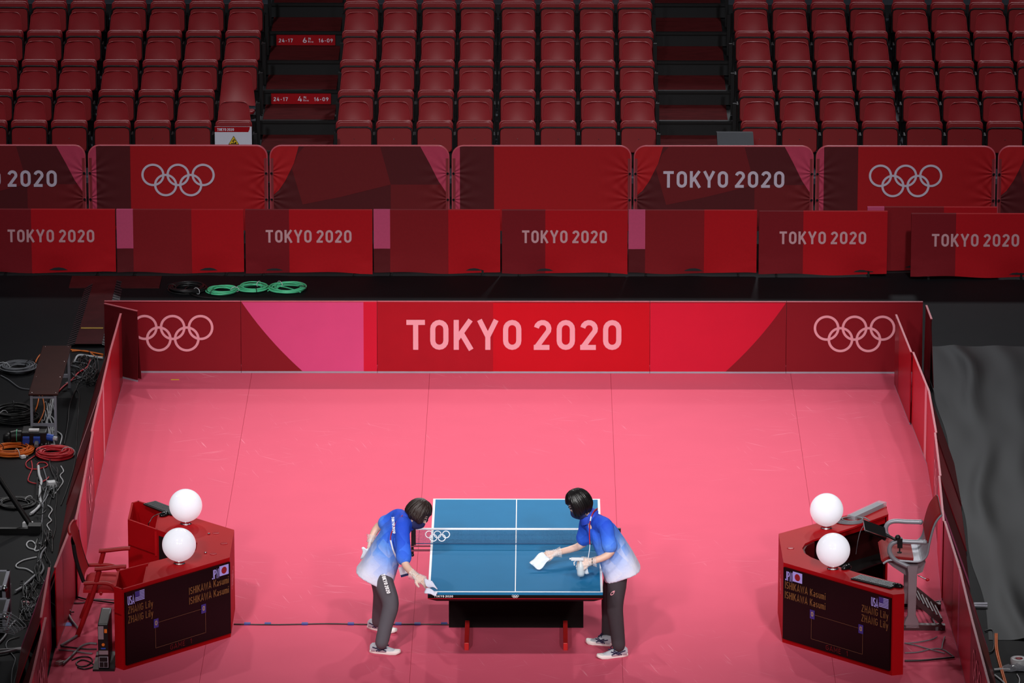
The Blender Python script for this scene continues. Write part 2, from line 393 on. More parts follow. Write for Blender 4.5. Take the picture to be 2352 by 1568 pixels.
court_barrier(bp(-2.8), bp(-1.4), 'maroon surround panel with a big magenta curved shape', 'maroon',
              [('magenta', curve(-.695, .75, -.07, .02, .03)+[(.56, .02), (.56, .75)]), ('crimson', [(.56, 0), (.7, 0), (.7, .75), (.56, .75)])])
court_barrier(bp(-1.4), bp(1.4), 'double width red surround panel with large pale lettering behind the table', 'red',
              [('dark_red', [(-1.4, 0), (-.21, 0), (-.21, .75), (-1.4, .75)])], text=('TOKYO 2020', -1.1, 1.107, .247, .56))
court_barrier(bp(1.4), bp(2.8), 'crimson surround panel with a maroon curved corner', 'crimson',
              [('maroon', curve(.08, .02, .7, .75, .03)+[(.7, .02)])])
court_barrier(bp(2.8), bp(4.2), 'maroon surround panel with pale rings, back right corner of the court', 'maroon', emblem=RG)
a = G(313, 716, .75); court_barrier((-4.26, 8.10, 0), (a.x, a.y, 0), 'narrow maroon return panel closing the back left corner', 'deep_maroon', leg=.06, feet=False, lean=.01)
court_barrier((4.15, 8.08, 0), (4.17, 7.55, 0), 'narrow maroon return panel seen edge on at back right corner', 'deep_maroon', leg=.05, lean=.01, feet=False)

# side runs: joints every 1.4 m from the back of the court
YJ = [7.72, 6.32, 4.92, 3.52, 2.12, .72, -.68, -2.08, -3.48, -4.88]
LX = [(-4.05, -4.06), (-4.06, -4.05), (-4.05, -4.04), (-4.03, -4.0), (-4.0, -3.98), (-4.0, -4.06), (-4.11, -4.07), (-4.03, -4.02), (-4.02, -4.02)]
RX = [(3.83, 3.9), (3.92, 3.99), (3.99, 3.97), (3.96, 3.92), (3.91, 3.86), (3.87, 3.91), (3.91, 3.92), (3.92, 3.94), (3.94, 3.96)]
V = lambda u0, u1: [(u0, 0), (u1, 0), (u1, .75), (u0, .75)]
# (base, shapes measured as distance from the far end, emblem)
SIDE = [('dark_red', [('maroon', 0, .35)], 0, 'deep_maroon'), ('red', [('rose', 1.12, 1.3)], 0, 'deep_maroon'), ('red', [], 0, 'deep_maroon'), ('maroon', [], 1, 'maroon'),
        ('crimson', [('magenta', .9, 1.1)], 0, 'deep_maroon'), ('red', [('dark_red', 0, .9)], 0, 'dark_red'), ('crimson', [('magenta', .0, .14)], 0, 'maroon'), ('maroon', [], 1, 'deep_maroon'), ('red', [], 0, 'maroon')]
WHERE = ['next to the back corner', 'with a pale pink stripe', 'fourth from the near rings', 'with pale rings, halfway along the court', 'with a magenta band', 'beside the umpire desk', 'near the front with a magenta edge', 'with pale rings at the bottom of the picture', 'at the very bottom edge']
for side, XX in ((-1, LX), (1, RX)):
    for k, (base, sh, em, ou) in enumerate(SIDE):
        far = (XX[k][0], YJ[k], 0); near = (XX[k][1], YJ[k+1], 0)
        shapes = []; osh = []
        for mm, d0, d1 in sh:
            q = V(.7-d1, .7-d0) if side < 0 else V(-.7+d0, -.7+d1)
            shapes.append((mm, q)); osh.append((mm, q))
        a, b_ = (near, far) if side < 0 else (far, near)
        court_barrier(a, b_, '%s panel of the %s side surround %s' % (dict(dark_red='dark red', red='red', maroon='maroon', crimson='crimson')[base], 'left' if side < 0 else 'right', WHERE[k]),
                      base, shapes, (0, .418, .1195) if em else None, outer=ou, lean=.0, oshapes=osh, group='surround panels along the sides', feet=False)

# ================================================================ fabric covered advertising barriers behind the court
def fabric_barrier(px0, px1, py_base, kind, label, dy=0):
    a = G(px0, py_base); b_ = G(px1, py_base+.002*(px1-px0)); W = (b_-a).length; t = thing('advertising_barrier', label, 'barrier', ((a.x+b_.x)/2, (a.y+b_.y)/2+dy, 0), math.atan2((b_-a).y, (b_-a).x), 'fabric barriers in the middle row')
    h = .735; ph = random.random()*6
    def wave(u, v):   # u, v in 0..1
        lo = max(0, 1-v/.3)
        d = .018*lo*math.sin(u*5.1+ph)+.012*lo*lo*math.sin(u*13+ph*2)
        for cu, s in ((0, 1), (1, -1)):
            q = math.hypot((u-cu)*1.4, (v-.18)*.73)
            d += .008*math.sin(math.atan2((v-.18), (u-cu)*s+.01)*9+ph)*math.exp(-q*q/.03)
        return d
    def f(u, v, o=0):
        sag = .012*math.sin(u*6.5+ph)*max(0, 1-v/.12)
        return ((u-.5)*W, -wave(u, v)-o-.02, .03+sag+v*(h-.03))
    if kind == 'A': us = [0, .345, 1]; mats = [['fab_maroon', 'fab_red']]; vs = [0, 1]
    else: us = [0, .13, .59, 1]; vs = [0, .385, 1]; mats = [['fab_deep', 'fab_mid', 'fab_red'], ['fab_pink', 'fab_mid', 'fab_red']]
    names = sorted({x for r in mats for x in r}); mb = MB()
    for j in range(len(vs)-1):
        for i in range(len(us)-1):
            u0, u1, v0, v1 = us[i], us[i+1], vs[j], vs[j+1]
            mb.grid(lambda p, q: f(u0+(u1-u0)*p, v0+(v1-v0)*q), max(4, int(30*(u1-u0))), max(5, int(22*(v1-v0))), names.index(mats[j][i]))
            if v1 == 1: mb.grid(lambda p, q: (lambda P: (P[0], P[1]+.05*q, P[2]))(f(u0+(u1-u0)*p, 1)), 4, 2, names.index(mats[j][i]))
    for u in (0, 1): mb.grid(lambda p, q: (lambda P: (P[0], P[1]+.05*p, P[2]))(f(u, q)), 2, 8, names.index(mats[0][0 if u == 0 else -1]))
    mb.build('fabric_cover', names, t)
    MB().box(-W/2+.01, W/2-.01, .0, .02, .05, h-.02).build('inner_board', 'black_fabric', t)
    for u in (-.36, .36):
        m2 = MB(); m2.box(u*W-.012, u*W+.012, -.03, .2, 0, .02); m2.box(u*W-.012, u*W+.012, .0, .02, .02, .1); m2.build('foot', 'black_metal', t)
    if kind == 'A':
        hh = h-.03; lettering('lettering', 'faded_rose', t, 'TOKYO 2020', .16*W, .835*W, .483*hh, .685*hh, lambda u, v: f(u/W, v/hh, .004))
    return t
for px0, px1, yb, kd, lb, dy in ((-27, 267, 630, 'A', 'red fabric barrier with lettering at the left edge, middle row', 0), (270, 561, 630.5, 'B', 'red fabric barrier with pink square behind the black cable coil', 0),
        (565, 856, 631, 'A', 'lettered red fabric barrier behind the green cable coils', 0), (859, 1149, 631, 'B', 'red fabric barrier with pink square left of picture centre', 0),
        (1153, 1441, 632, 'A', 'lettered red fabric barrier in the middle of the row', 0), (1443, 1737, 632, 'B', 'red fabric barrier with pink square right of picture centre', 0),
        (1742, 2036, 634.5, 'A', 'lettered red fabric barrier, second from right edge', 0), (1991, 2288, 630, 'B', 'red fabric barrier pushed behind two lettered ones', .1), (2090, 2386, 637, 'A', 'lettered red fabric barrier at the right edge, middle row', -.06)):
    fabric_barrier(px0, px1, yb, kd, lb, dy)

# ================================================================ crowd barriers in front of the stand
def fold_mat(name, rgb):
    m = mat(name, rgb, .7, noise=.05, scale=30, spec=.3); nt = m.node_tree; b = nt.nodes['Principled BSDF']
    tc = nt.nodes.new('ShaderNodeTexCoord'); tot = None
    def mth(op, a, c=None):
        n = nt.nodes.new('ShaderNodeMath'); n.operation = op
        for i, x in enumerate((a, c)):
            if x is None: continue
            if isinstance(x, (int, float)): n.inputs[i].default_value = x
            else: nt.links.new(x, n.inputs[i])
        return n.outputs[0]
    sp = nt.nodes.new('ShaderNodeSeparateXYZ'); nt.links.new(tc.outputs['Object'], sp.inputs[0])
    for cx in (-1, 1):
        for cz in (.78, .48):
            dx = mth('SUBTRACT', sp.outputs[0], cx*1.0); dz = mth('SUBTRACT', sp.outputs[2], cz)
            ang = mth('ARCTAN2', dz, mth('ABSOLUTE', dx)); w_ = mth('SINE', mth('MULTIPLY', ang, 13))
            d2 = mth('ADD', mth('MULTIPLY', dx, dx), mth('MULTIPLY', dz, dz)); e = mth('POWER', 2.718, mth('MULTIPLY', d2, -14.0))
            h = mth('MULTIPLY', w_, e); tot = h if tot is None else mth('ADD', tot, h)
    bp_ = nt.nodes.new('ShaderNodeBump'); bp_.inputs['Strength'].default_value = 1; bp_.inputs['Distance'].default_value = .0035
    nt.links.new(tot, bp_.inputs['Height']); nt.links.new(bp_.outputs[0], b.inputs['Normal'])
fold_mat('crowd_red', (176, 14, 24)); fold_mat('crowd_deep', (88, 20, 26)); fold_mat('crowd_mid', (116, 22, 28)); fold_mat('crowd_rose', (196, 62, 92)); fold_mat('crowd_red2', (186, 22, 30))
mat('piping', (206, 84, 98), .4, noise=.05)
YC, HC, SC = 13.5, 1.088, 206.0
def crowd_barrier(px, design, label, text=False, emblem=False):
    W = 1.975; c = AT(px+206, 400, YC); t = thing('crowd_barrier', label, 'barrier', (c.x, YC, 0), 0, 'crowd barriers below the stand')
    r = .12; out = [(-W/2, .12), (W/2, .12)]+[(W/2-r+r*math.cos(a), HC-r+r*math.sin(a)) for a in [PI/2*i/8 for i in range(9)]]+[(-W/2+r+r*math.cos(a), HC-r+r*math.sin(a)) for a in [PI/2+PI/2*i/8 for i in range(9)]]
    U = lambda x: (x-px-206)/SC
    Vv = lambda y: HC-(y-336)/200.6
    base = dict(R='crowd_red', T='crowd_deep')[design]
    MB().slab(out, lambda u, v, w_: (u, w_, v), .03).build('cover', base, t)
    X = lambda l: [(U(px+a), Vv(b_)) for a, b_ in l]
    if design == 'R': sh = [('crowd_rose', X([(0, 336), (0, 520), (19, 520), (19, 336)])), ('crowd_deep', X([(19, 336), (19, 520), (97, 520), (97, 336)]))]
    else: sh = [('crowd_mid', X([(65, 354), (51, 388), (75, 470), (161, 453), (277, 424), (253, 336), (81, 336)])), ('crowd_mid', X([(277, 424), (277, 520), (412, 520), (412, 424)])),
                ('crowd_red2', X([(0, 336), (0, 455), (21, 437), (36, 415), (56, 375), (67, 336)])), ('crowd_rose', X([(345, 336), (366, 375), (386, 415), (412, 453), (412, 336)]))]
    for k, (mm, poly) in enumerate(sh):
        pl = clip(poly, out)
        if len(pl) > 2: MB().add([(u, -.002-.001*k, v) for u, v in pl], [tuple(range(len(pl)))]).build('printed_panel', mm, t)
    mb = MB(); mb.tube([(u, .012, v) for u, v in out[1:]+[out[0]]], .013, 8); mb.build('edge_piping', 'piping', t)
    if emblem: mb = MB(); rings(mb, 0, .70, .1163, lambda u, v: (u, -.008, v)); mb.build('ring_emblem', 'pale_print', t)
    if text: lettering('lettering', 'pale_print', t, 'TOKYO 2020', U(px+68), U(px+345), Vv(430), Vv(392), lambda u, v: (u, -.008, v))
    for u in (-W/2, W/2):
        for v in (.78, .48):
            mb = MB(); mb.cyl((u*.992, -.02, v), (u*.992, 0, v), .014, n=10); mb.build('snap_ring', 'chrome', t)
        mb = MB(); mb.box(u*.985-.015, u*.985+.015, -.006, 0, .2, .95); mb.build('side_seam', 'piping_dark', t)
    for u in (-.7, .7):
        mb = MB(); mb.box(u-.02, u+.02, -.25, .3, 0, .04); mb.box(u-.02, u+.02, .0, .04, .04, .14); mb.build('foot', 'black_metal', t)
for px, d, lb, tx, em in ((-215, 'T', 'crowd barrier with white lettering cut by the left edge', 1, 0), (203, 'R', 'red crowd barrier with white rings below the warning board', 0, 1), (620, 'T', 'patterned crowd barrier without lettering, below the row signs', 0, 0),
        (1038, 'R', 'plain red crowd barrier in the middle, no print', 0, 0), (1456, 'T', 'patterned crowd barrier with full white lettering', 1, 0), (1874, 'R', 'red crowd barrier with white rings on the right', 0, 1), (2292, 'T', 'crowd barrier cut by the right edge', 0, 0)):
    crowd_barrier(px, d, lb, tx, em)
# ================================================================ grandstand
RUN, RISE, Y1, Z1 = .785, .176, 15.47, .17     # front edge and height of the first row deck
gs = thing('grandstand', 'black stepped seating stand with red brown aisle treads', 'stand', (0, Y1, 0), kind='structure')
aisles = [(580, 783, 'L'), (1506, 1692, 'R')]
def ax(px): return AT(px, 399, Y1+.4).x
AX = [(ax(588), ax(772)), (ax(1512), ax(1690))]
segs = [(-9.5, AX[0][0]), (AX[0][1], AX[1][0]), (AX[1][1], 9.5)]
for k in range(7):
    y0, z = k*RUN, Z1+k*RISE
    MB().box(-9.5, 9.5, y0+.02, y0+RUN+.02, 0 if k == 0 else z-RISE, z-.012).build('riser', 'riser_black', gs)
    for a, b_ in segs: MB().box(a, b_, y0+.02, y0+RUN+.02, z-.012, z-.004).build('deck', 'deck_grey', gs)
    for a, b_ in AX:
        MB().box(a+.03, b_-.06, y0+.055, y0+RUN+.01, z-.012, z+.002).build('aisle_tread', 'aisle_carpet', gs)
        MB().box(a, b_, y0-.005, y0+.05, z-.03, z).build('tread_nosing', 'black_metal', gs)
        for s in (a, b_): MB().box(s-.02, s+.02, y0+.3, y0+.34, z, z+.5).build('aisle_post', 'black_metal', gs)
MB().box(-9.5, 9.5, 7*RUN+.02, 7*RUN+.2, 0, 4).build('rear_screen', 'riser_black', gs)

# ---- tip-up seats
def seat_back(u, v):     # v 0..1 up the back, u -1..1
    hw = .208-.046*v
    if v > .84: q = (v-.84)/.16; hw -= .062*(1-math.sqrt(max(0, 1-q*q)))
    y = .05*v+.035*(1-u*u)*(.6+.4*math.sin(PI*v))-.02
    return Vector((u*hw, y, .40*v))
def make_seat(folded=True):
    t = thing('tip_up_seat', 'red tip-up stadium seat', 'seat')
    mb = MB(); nu, nv = 12, 14
    vq = lambda q: q*1.4 if q < .6 else .84+.16*math.sin((q-.6)/.4*PI/2)
    front = lambda p, q: seat_back(p*2-1, vq(q))+Vector((0, 0, .40))
    mb.grid(front, nu, nv)
    mb.grid(lambda p, q: front(1-p, q)+Vector((0, .022, 0)), nu, nv)
    edge = [front(0, j/nv) for j in range(nv+1)]+[front(i/nu, 1) for i in range(nu+1)]+[front(1, 1-j/nv) for j in range(nv+1)]
    mb.add([e for e in edge]+[e+Vector((0, .022, 0)) for e in edge], [(i, len(edge)+i, len(edge)+i+1, i+1) for i in range(len(edge)-1)], 0, True)
    mb.tube([e+Vector((0, -.002, 0)) for e in edge], .006, 6)
    mb.build('backrest', 'seat_red', t)
    def rr(w, h, r): return [(sx*(w-r)+r*math.cos(a), sy*(h-r)+r*math.sin(a)) for sx, sy, a0 in ((1, 1, 0), (-1, 1, 90), (-1, -1, 180), (1, -1, 270)) for a in [math.radians(a0+90*i/5) for i in range(6)]]
    pan = MB()
    if folded:     # pan stands up in front of the lower back, slightly tilted to the front
        tilt = lambda u, v, w_: (u, -.105+.06*(v-.2)-w_, .43+v)
        pan.slab(rr(.205, .18, .06), lambda u, v, w_: tilt(u, v, w_), .045)
        o = pan.build('seat_pan', 'seat_red_dark', t, bev=.012)
        lip = MB(); lip.slab([(a*1.03, b_*1.03) for a, b_ in rr(.205, .18, .05)], lambda u, v, w_: tilt(u, v, w_-.03), .03); lip.build('pan_rim', 'seat_red', t, bev=.006)
        fr = MB(); pts = [(-.208, -.17), (-.208, .06), (-.195, .098), (-.155, .118), (.155, .118), (.195, .098), (.208, .06), (.208, -.17)]
        fr.tube([tilt(u, v, .05) for u, v in pts], .010, 6); fr.build('black_frame', 'black_metal', t)
        sc = MB(); sc.ball(tilt(0, -.02, .046), .006, nu=8, nv=6); sc.build('screw', 'chrome', t)
    else:
        pan.slab(rr(.21, .2, .07), lambda u, v, w_: (u, -.22+v, .40-.03*(v/.2)-w_), .04); pan.build('seat_pan', 'seat_red', t, bev=.015)
    br = MB()
    for s in (-1, 1):
        br.box(s*.222-.008, s*.222+.008, -.10, .06, .30, .44); br.box(s*.222-.012, s*.222+.012, -.01, .05, 0, .42)
    br.box(-.235, .235, .03, .07, .24, .28); br.build('support_frame', 'black_metal', t)
    return t
proto = make_seat(); flat = make_seat(False)
COLS = dict(L=[-24, 68, 160, 258.5, 351, 444, 537.4], C=[813.7, 905.9, 998.8, 1090.6, 1188.6, 1282, 1375, 1466.8], R=[1743.3, 1836, 1928.6, 2021.3, 2122.6, 2215.3, 2307.6, 2400])
BLK = dict(L='left', C='middle', R='right'); ORD = ['front', 'second', 'third', 'fourth', 'fifth']
N = ['first', 'second', 'third', 'fourth', 'fifth', 'sixth', 'seventh', 'eighth']
SEATY = .60
first = True
for blk, cols in COLS.items():
    for j, px in enumerate(cols):
        sx = AT(px, 240, Y1+SEATY).x
        for k in range(5):
            if blk == 'L' and j == 6 and k == 1: s = flat
            elif first: s = proto; first = False
            else: s = dup(proto)
            s.location = (sx, Y1+SEATY+k*RUN, Z1+k*RISE)
            s['group'] = 'folded red seats in the stand'
            s['label'] = 'red folded stadium seat, %s from left in the %s row of the %s block' % (N[j], ORD[k], BLK[blk])
flat['label'] = 'red stadium seat folded open beside the aisle, left block'; flat['group'] = 'folded red seats in the stand'

# ---- row signs on the aisle risers
for row, px0, px1, yt, yb, k in (('4', 623, 760, 217, 245, 3), ('6', 635, 770, 80, 107, 5)):
    Yr = Y1+k*RUN
    a, b_ = AT(px0, yb, Yr), AT(px1, yt, Yr); t = thing('row_sign', 'small red sign with white seat numbers on the %s aisle riser' % ('lower' if row == '4' else 'upper'), 'sign', ((a.x+b_.x)/2, Yr, a.z), 0, 'row signs in the aisle')
    W = b_.x-a.x; zk = Z1+(k-1)*RISE; H = RISE-.05; t.location.z = zk+.012
    MB().box(-W/2, W/2, -.012, .012, 0, H).build('plate', 'sign_red', t)
    f = lambda u, v: (u, -.014, v)
    for tx, u0, u1, v0, v1, th in (('24-17', -.46, -.22, .3, .66, .085), ('16-09', .215, .46, .3, .66, .085), (row, -.055, .02, .26, .76, .08), ('#', .04, .085, .52, .76, .06), ('Row', .04, .13, .28, .46, .08)):
        lettering('lettering', 'sign_white', t, tx, W*u0, W*u1, H*v0, H*v1, f, t=th)

# ---- warning board hung in front of a seat
Yw = 15.55; a, b_ = AT(494, 360, Yw), AT(578, 291, Yw)
t = thing('warning_board', 'white board with red lettered band and yellow trip hazard triangle', 'sign', ((a.x+b_.x)/2, Yw, a.z)); W, H = b_.x-a.x, b_.z-a.z
q = H/69
MB().box(-W/2, W/2, 0, .01, 0, H).build('board', 'sign_white', t)
MB().add([(-W/2, -.002, H), (-W/2, -.002, H-12*q), (W/2-.04, -.002, H-12*q), (W/2-.025, -.002, H-6*q), (W/2-.02, -.002, H)], [(0, 1, 2, 3, 4)]).build('red_band', 'sign_red', t)
lettering('lettering', 'sign_white', t, 'TOKYO 2020', -W*.43, W*.02, H-9.5*q, H-3.2*q, lambda u, v: (u, -.004, v), t=.1)
tri = lambda s, o: [(W*.01+s*12.5*q*c, -o, H-31*q+s*11*q*e) for c, e in ((-1, -.95), (1, -.95), (0, .95))]
MB().add(tri(1, .003), [(0, 1, 2)]).build('triangle_border', 'black_plastic', t); MB().add(tri(.82, .004), [(0, 1, 2)]).build('triangle_field', 'yellow', t)
mb = MB(); cx, cz = W*.01, H-33*q; P = lambda u, v: (cx+u*q, -.006, cz+v*q)
for pts in ([(1.5, 5), (-1, 1), (-4, 0)], [(-1, 1), (0, -3)], [(1, 4), (4, 1)], [(-6, -5), (6, -5)], [(2, -4), (5, -4), (5, -2.5), (3, -3)]): ribbon(mb, pts, False, .8, P)
mb.build('stumbling_figure', 'black_plastic', t)
# the faint printed lines under the board belong to the board's lower edge
a, b_ = AT(1647, 345, 13.75), AT(1733, 313, 13.75)
t = thing('floor_monitor', 'dark grey monitor box behind the lettered crowd barrier', 'box', ((a.x+b_.x)/2, 13.8, 0)); W = b_.x-a.x
MB().add([(-W/2+.01, 0, a.z), (W/2, 0, a.z), (W/2-.01, .12, b_.z), (-W/2, .12, b_.z), (-W/2+.01, .3, a.z), (W/2, .3, a.z), (W/2-.01, .3, b_.z-.03), (-W/2, .3, b_.z-.03)],
         [(0, 1, 2, 3), (3, 2, 6, 7), (1, 5, 6, 2), (4, 0, 3, 7), (5, 4, 7, 6), (0, 4, 5, 1)]).build('housing', 'monitor_grey', t)
MB().box(-.12, .12, .1, .25, 0, a.z+.01).build('stand_column', 'black_metal', t)
# ================================================================ table tennis table
mat('table_blue', (30, 112, 160), .7, noise=.04, scale=4, spec=.15)
mat('table_black', (16, 10, 10), .6, noise=.1, spec=.1)
mat('foot_red', (206, 36, 36), .4, noise=.06)
mat('net_blue', (28, 70, 110), .8, noise=.05)
Z = .76; HX, HY = .7625, 1.37
t = thing('table_tennis_table', 'blue table tennis table with white lines on a black pedestal with red feet', 'table')
for y0, y1 in ((-HY, -.003), (.003, HY)):
    h = MB().box(-HX, HX, y0, y1, Z-.025, Z).build('tabletop_half', 'table_blue', t)
    e = -1 if y0 < -.1 else 1
    ln = MB(); z0, z1 = Z, Z+.0015
    ln.box(-HX, -HX+.02, y0, y1, z0, z1); ln.box(HX-.02, HX, y0, y1, z0, z1)
    ln.box(-HX+.02, HX-.02, *((-HY, -HY+.02) if e < 0 else (HY-.02, HY)), z0, z1); ln.box(-.004, .004, y0 if e > 0 else -HY+.02, HY-.02 if e > 0 else y1, z0, z1)
    ln.build('line_marking', 'white_line', h)
ap = MB()
for p, q in (((-HX, -HY), (HX, -HY)), ((HX, -HY), (HX, HY)), ((HX, HY), (-HX, HY)), ((-HX, HY), (-HX, -HY))):
    p, q = Vector((*p, 0)), Vector((*q, 0)); n = (q-p).normalized().cross(Vector((0, 0, 1))); c = .075
    ap.add([p+Vector((0, 0, Z-.025)), q+Vector((0, 0, Z-.025)), q+Vector((0, 0, Z-.062)), p+Vector((0, 0, Z-.062))], [(0, 3, 2, 1)])
    d = (q-p).normalized()
    ap.add([p+Vector((0, 0, Z-.062)), q+Vector((0, 0, Z-.062)), q-d*c-n*c+Vector((0, 0, Z-.105)), p+d*c-n*c+Vector((0, 0, Z-.105))], [(0, 3, 2, 1)])
ap.add([(-HX+.075, -HY+.075, Z-.105), (HX-.075, -HY+.075, Z-.105), (HX-.075, HY-.075, Z-.105), (-HX+.075, HY-.075, Z-.105)], [(0, 1, 2, 3)])
ap.build('apron', 'table_black', t)
MB().box(-HX, HX, -HY-.0015, -HY, Z-.062, Z-.056).build('red_stripe', 'dark_red', t)
lettering('edge_lettering', 'white_line', t, 'TOKYO 2020', -HX+.055, -HX+.22, Z-.047, Z-.029, lambda u, v: (u, -HY-.002, v), t=.1); mb = MB(); rings(mb, 0, Z-.0375, .0085, lambda u, v: (u, -HY-.002, v), n=16, hw=.16); mb.build('edge_emblem', 'white_line', t)
MB().box(-.6, .604, -.085, .085, .006, Z-.1).build('pedestal', 'table_black', t)
for x in (-.434, .442):
    MB().box(x-.02, x+.02, -.72, -.086, .006, .075).build('foot', 'foot_red', t, bev=.004); MB().box(x-.02, x+.02, .086, .72, .006, .075).build('foot', 'foot_red', t, bev=.004)
# net
nt_ = thing('table_net', 'dark mesh net with white top tape across the blue table', 'net')
for s in (-1, 1):
    p = MB(); p.box(s*.915-.021, s*.915+.021, -.012, .012, Z-.005, Z+.155); p.cyl((s*.925, 0, Z-.09), (s*.925, 0, Z), .012); p.ball((s*.925, 0, Z-.1), .016, nu=10, nv=8); p.build('net_post', 'black_plastic', nt_, bev=.004)
    c = MB(); c.bar((s*.935, -.01, Z-.015), (s*.758, -.01, Z-.015), .02, .008); c.bar((s*.935, -.01, Z-.055), (s*.758, -.01, Z-.055), .02, .014); c.build('clamp', 'chrome', nt_)
MB().box(-.9, .9, -.004, .004, Z+.1375, Z+.1525).build('top_tape', 'white_line', nt_)
mb = MB(); n = 150
for i in range(n): x = -.895+1.79*i/(n-1); mb.box(x-.0011, x+.0011, -.001, .001, Z+.003, Z+.138)
for j in range(11): z = Z+.005+.013*j; mb.box(-.895, .895, -.001, .001, z-.0011, z+.0011)
tag(mb.build('mesh', 'net_blue', nt_), kind='stuff')
MB().box(-.895, .895, -.002, .002, Z+.002, Z+.01).build('bottom_band', 'net_blue', nt_)
for px in (1005, 1369):
    c = AT(px, 1231, -.01); mb = MB(); rings(mb, c.x, c.z, .0315, lambda u, v: (u, -.006, v), n=24, hw=.13); mb.build('ring_emblem', 'white_line', nt_)
# taped cable from the left desk to the pedestal
cb = thing('taped_cable', 'black cable taped to the mat from left desk to table', 'cable')
pts = [G(x, y, .012) for x, y in ((537, 1433), (640, 1434), (750, 1432), (850, 1433.5), (950, 1433), (1032, 1434))]
MB().tube(smooth_path(pts, 5), .006, 6).build('cord', 'cable_black', cb)
for x in (568, 615, 700, 806, 915, 959, 1020):
    p = G(x, 1433.3, .007); MB().box(p.x-.028, p.x+.028, p.y-.022, p.y+.022, .0065, .02).build('tape_strip', 'blue_tape', cb)
# ================================================================ umpire desks
mat('desk_red', (176, 14, 22), .5, noise=.03, scale=5, spec=.07)
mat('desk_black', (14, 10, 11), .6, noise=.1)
mat('screen_black', (16, 10, 11), .3, noise=.02, spec=.2)
mat('ink_tan', (122, 84, 44), .5, noise=.02, emit=.06); mat('ink_lavender', (160, 150, 222), .5, noise=.02, emit=.22); mat('ink_blue', (54, 46, 126), .5, noise=.02, emit=.16)
mat('ink_red', (140, 20, 28), .5, noise=.02, emit=.1); mat('ink_gold', (176, 150, 104), .5, noise=.02, emit=.1); mat('ink_darkred', (104, 16, 18), .5, noise=.02, emit=.05)
mat('globe_white', (240, 240, 250), .12, noise=.005, emit=.42)  # slight glow added to even out the shading under the globes
mat('ink_darkline', (96, 64, 44), .5, noise=.02, emit=.1); mat('desk_dark', (92, 12, 16), .5, noise=.06, spec=.1); mat('desk_shade', (44, 6, 8), .7, noise=.06, spec=.1)
mat('key_grey', (44, 46, 50), .4, noise=.05); mat('gloss_black', (14, 14, 16), .12, noise=.05)
DH = .75
def wall(mb, p, q, z0, z1, th=.018, m=0):
    p, q = Vector((*p, 0)), Vector((*q, 0)); n = (q-p).normalized().cross(Vector((0, 0, 1)))   # outside on the right of p->q
    mb.add([p+Vector((0, 0, z0)), q+Vector((0, 0, z0)), q-n*th+Vector((0, 0, z0)), p-n*th+Vector((0, 0, z0)), p+Vector((0, 0, z1)), q+Vector((0, 0, z1)), q-n*th+Vector((0, 0, z1)), p-n*th+Vector((0, 0, z1))],
           [(0, 3, 2, 1), (4, 5, 6, 7), (0, 1, 5, 4), (1, 2, 6, 5), (2, 3, 7, 6), (3, 0, 4, 7)], m)
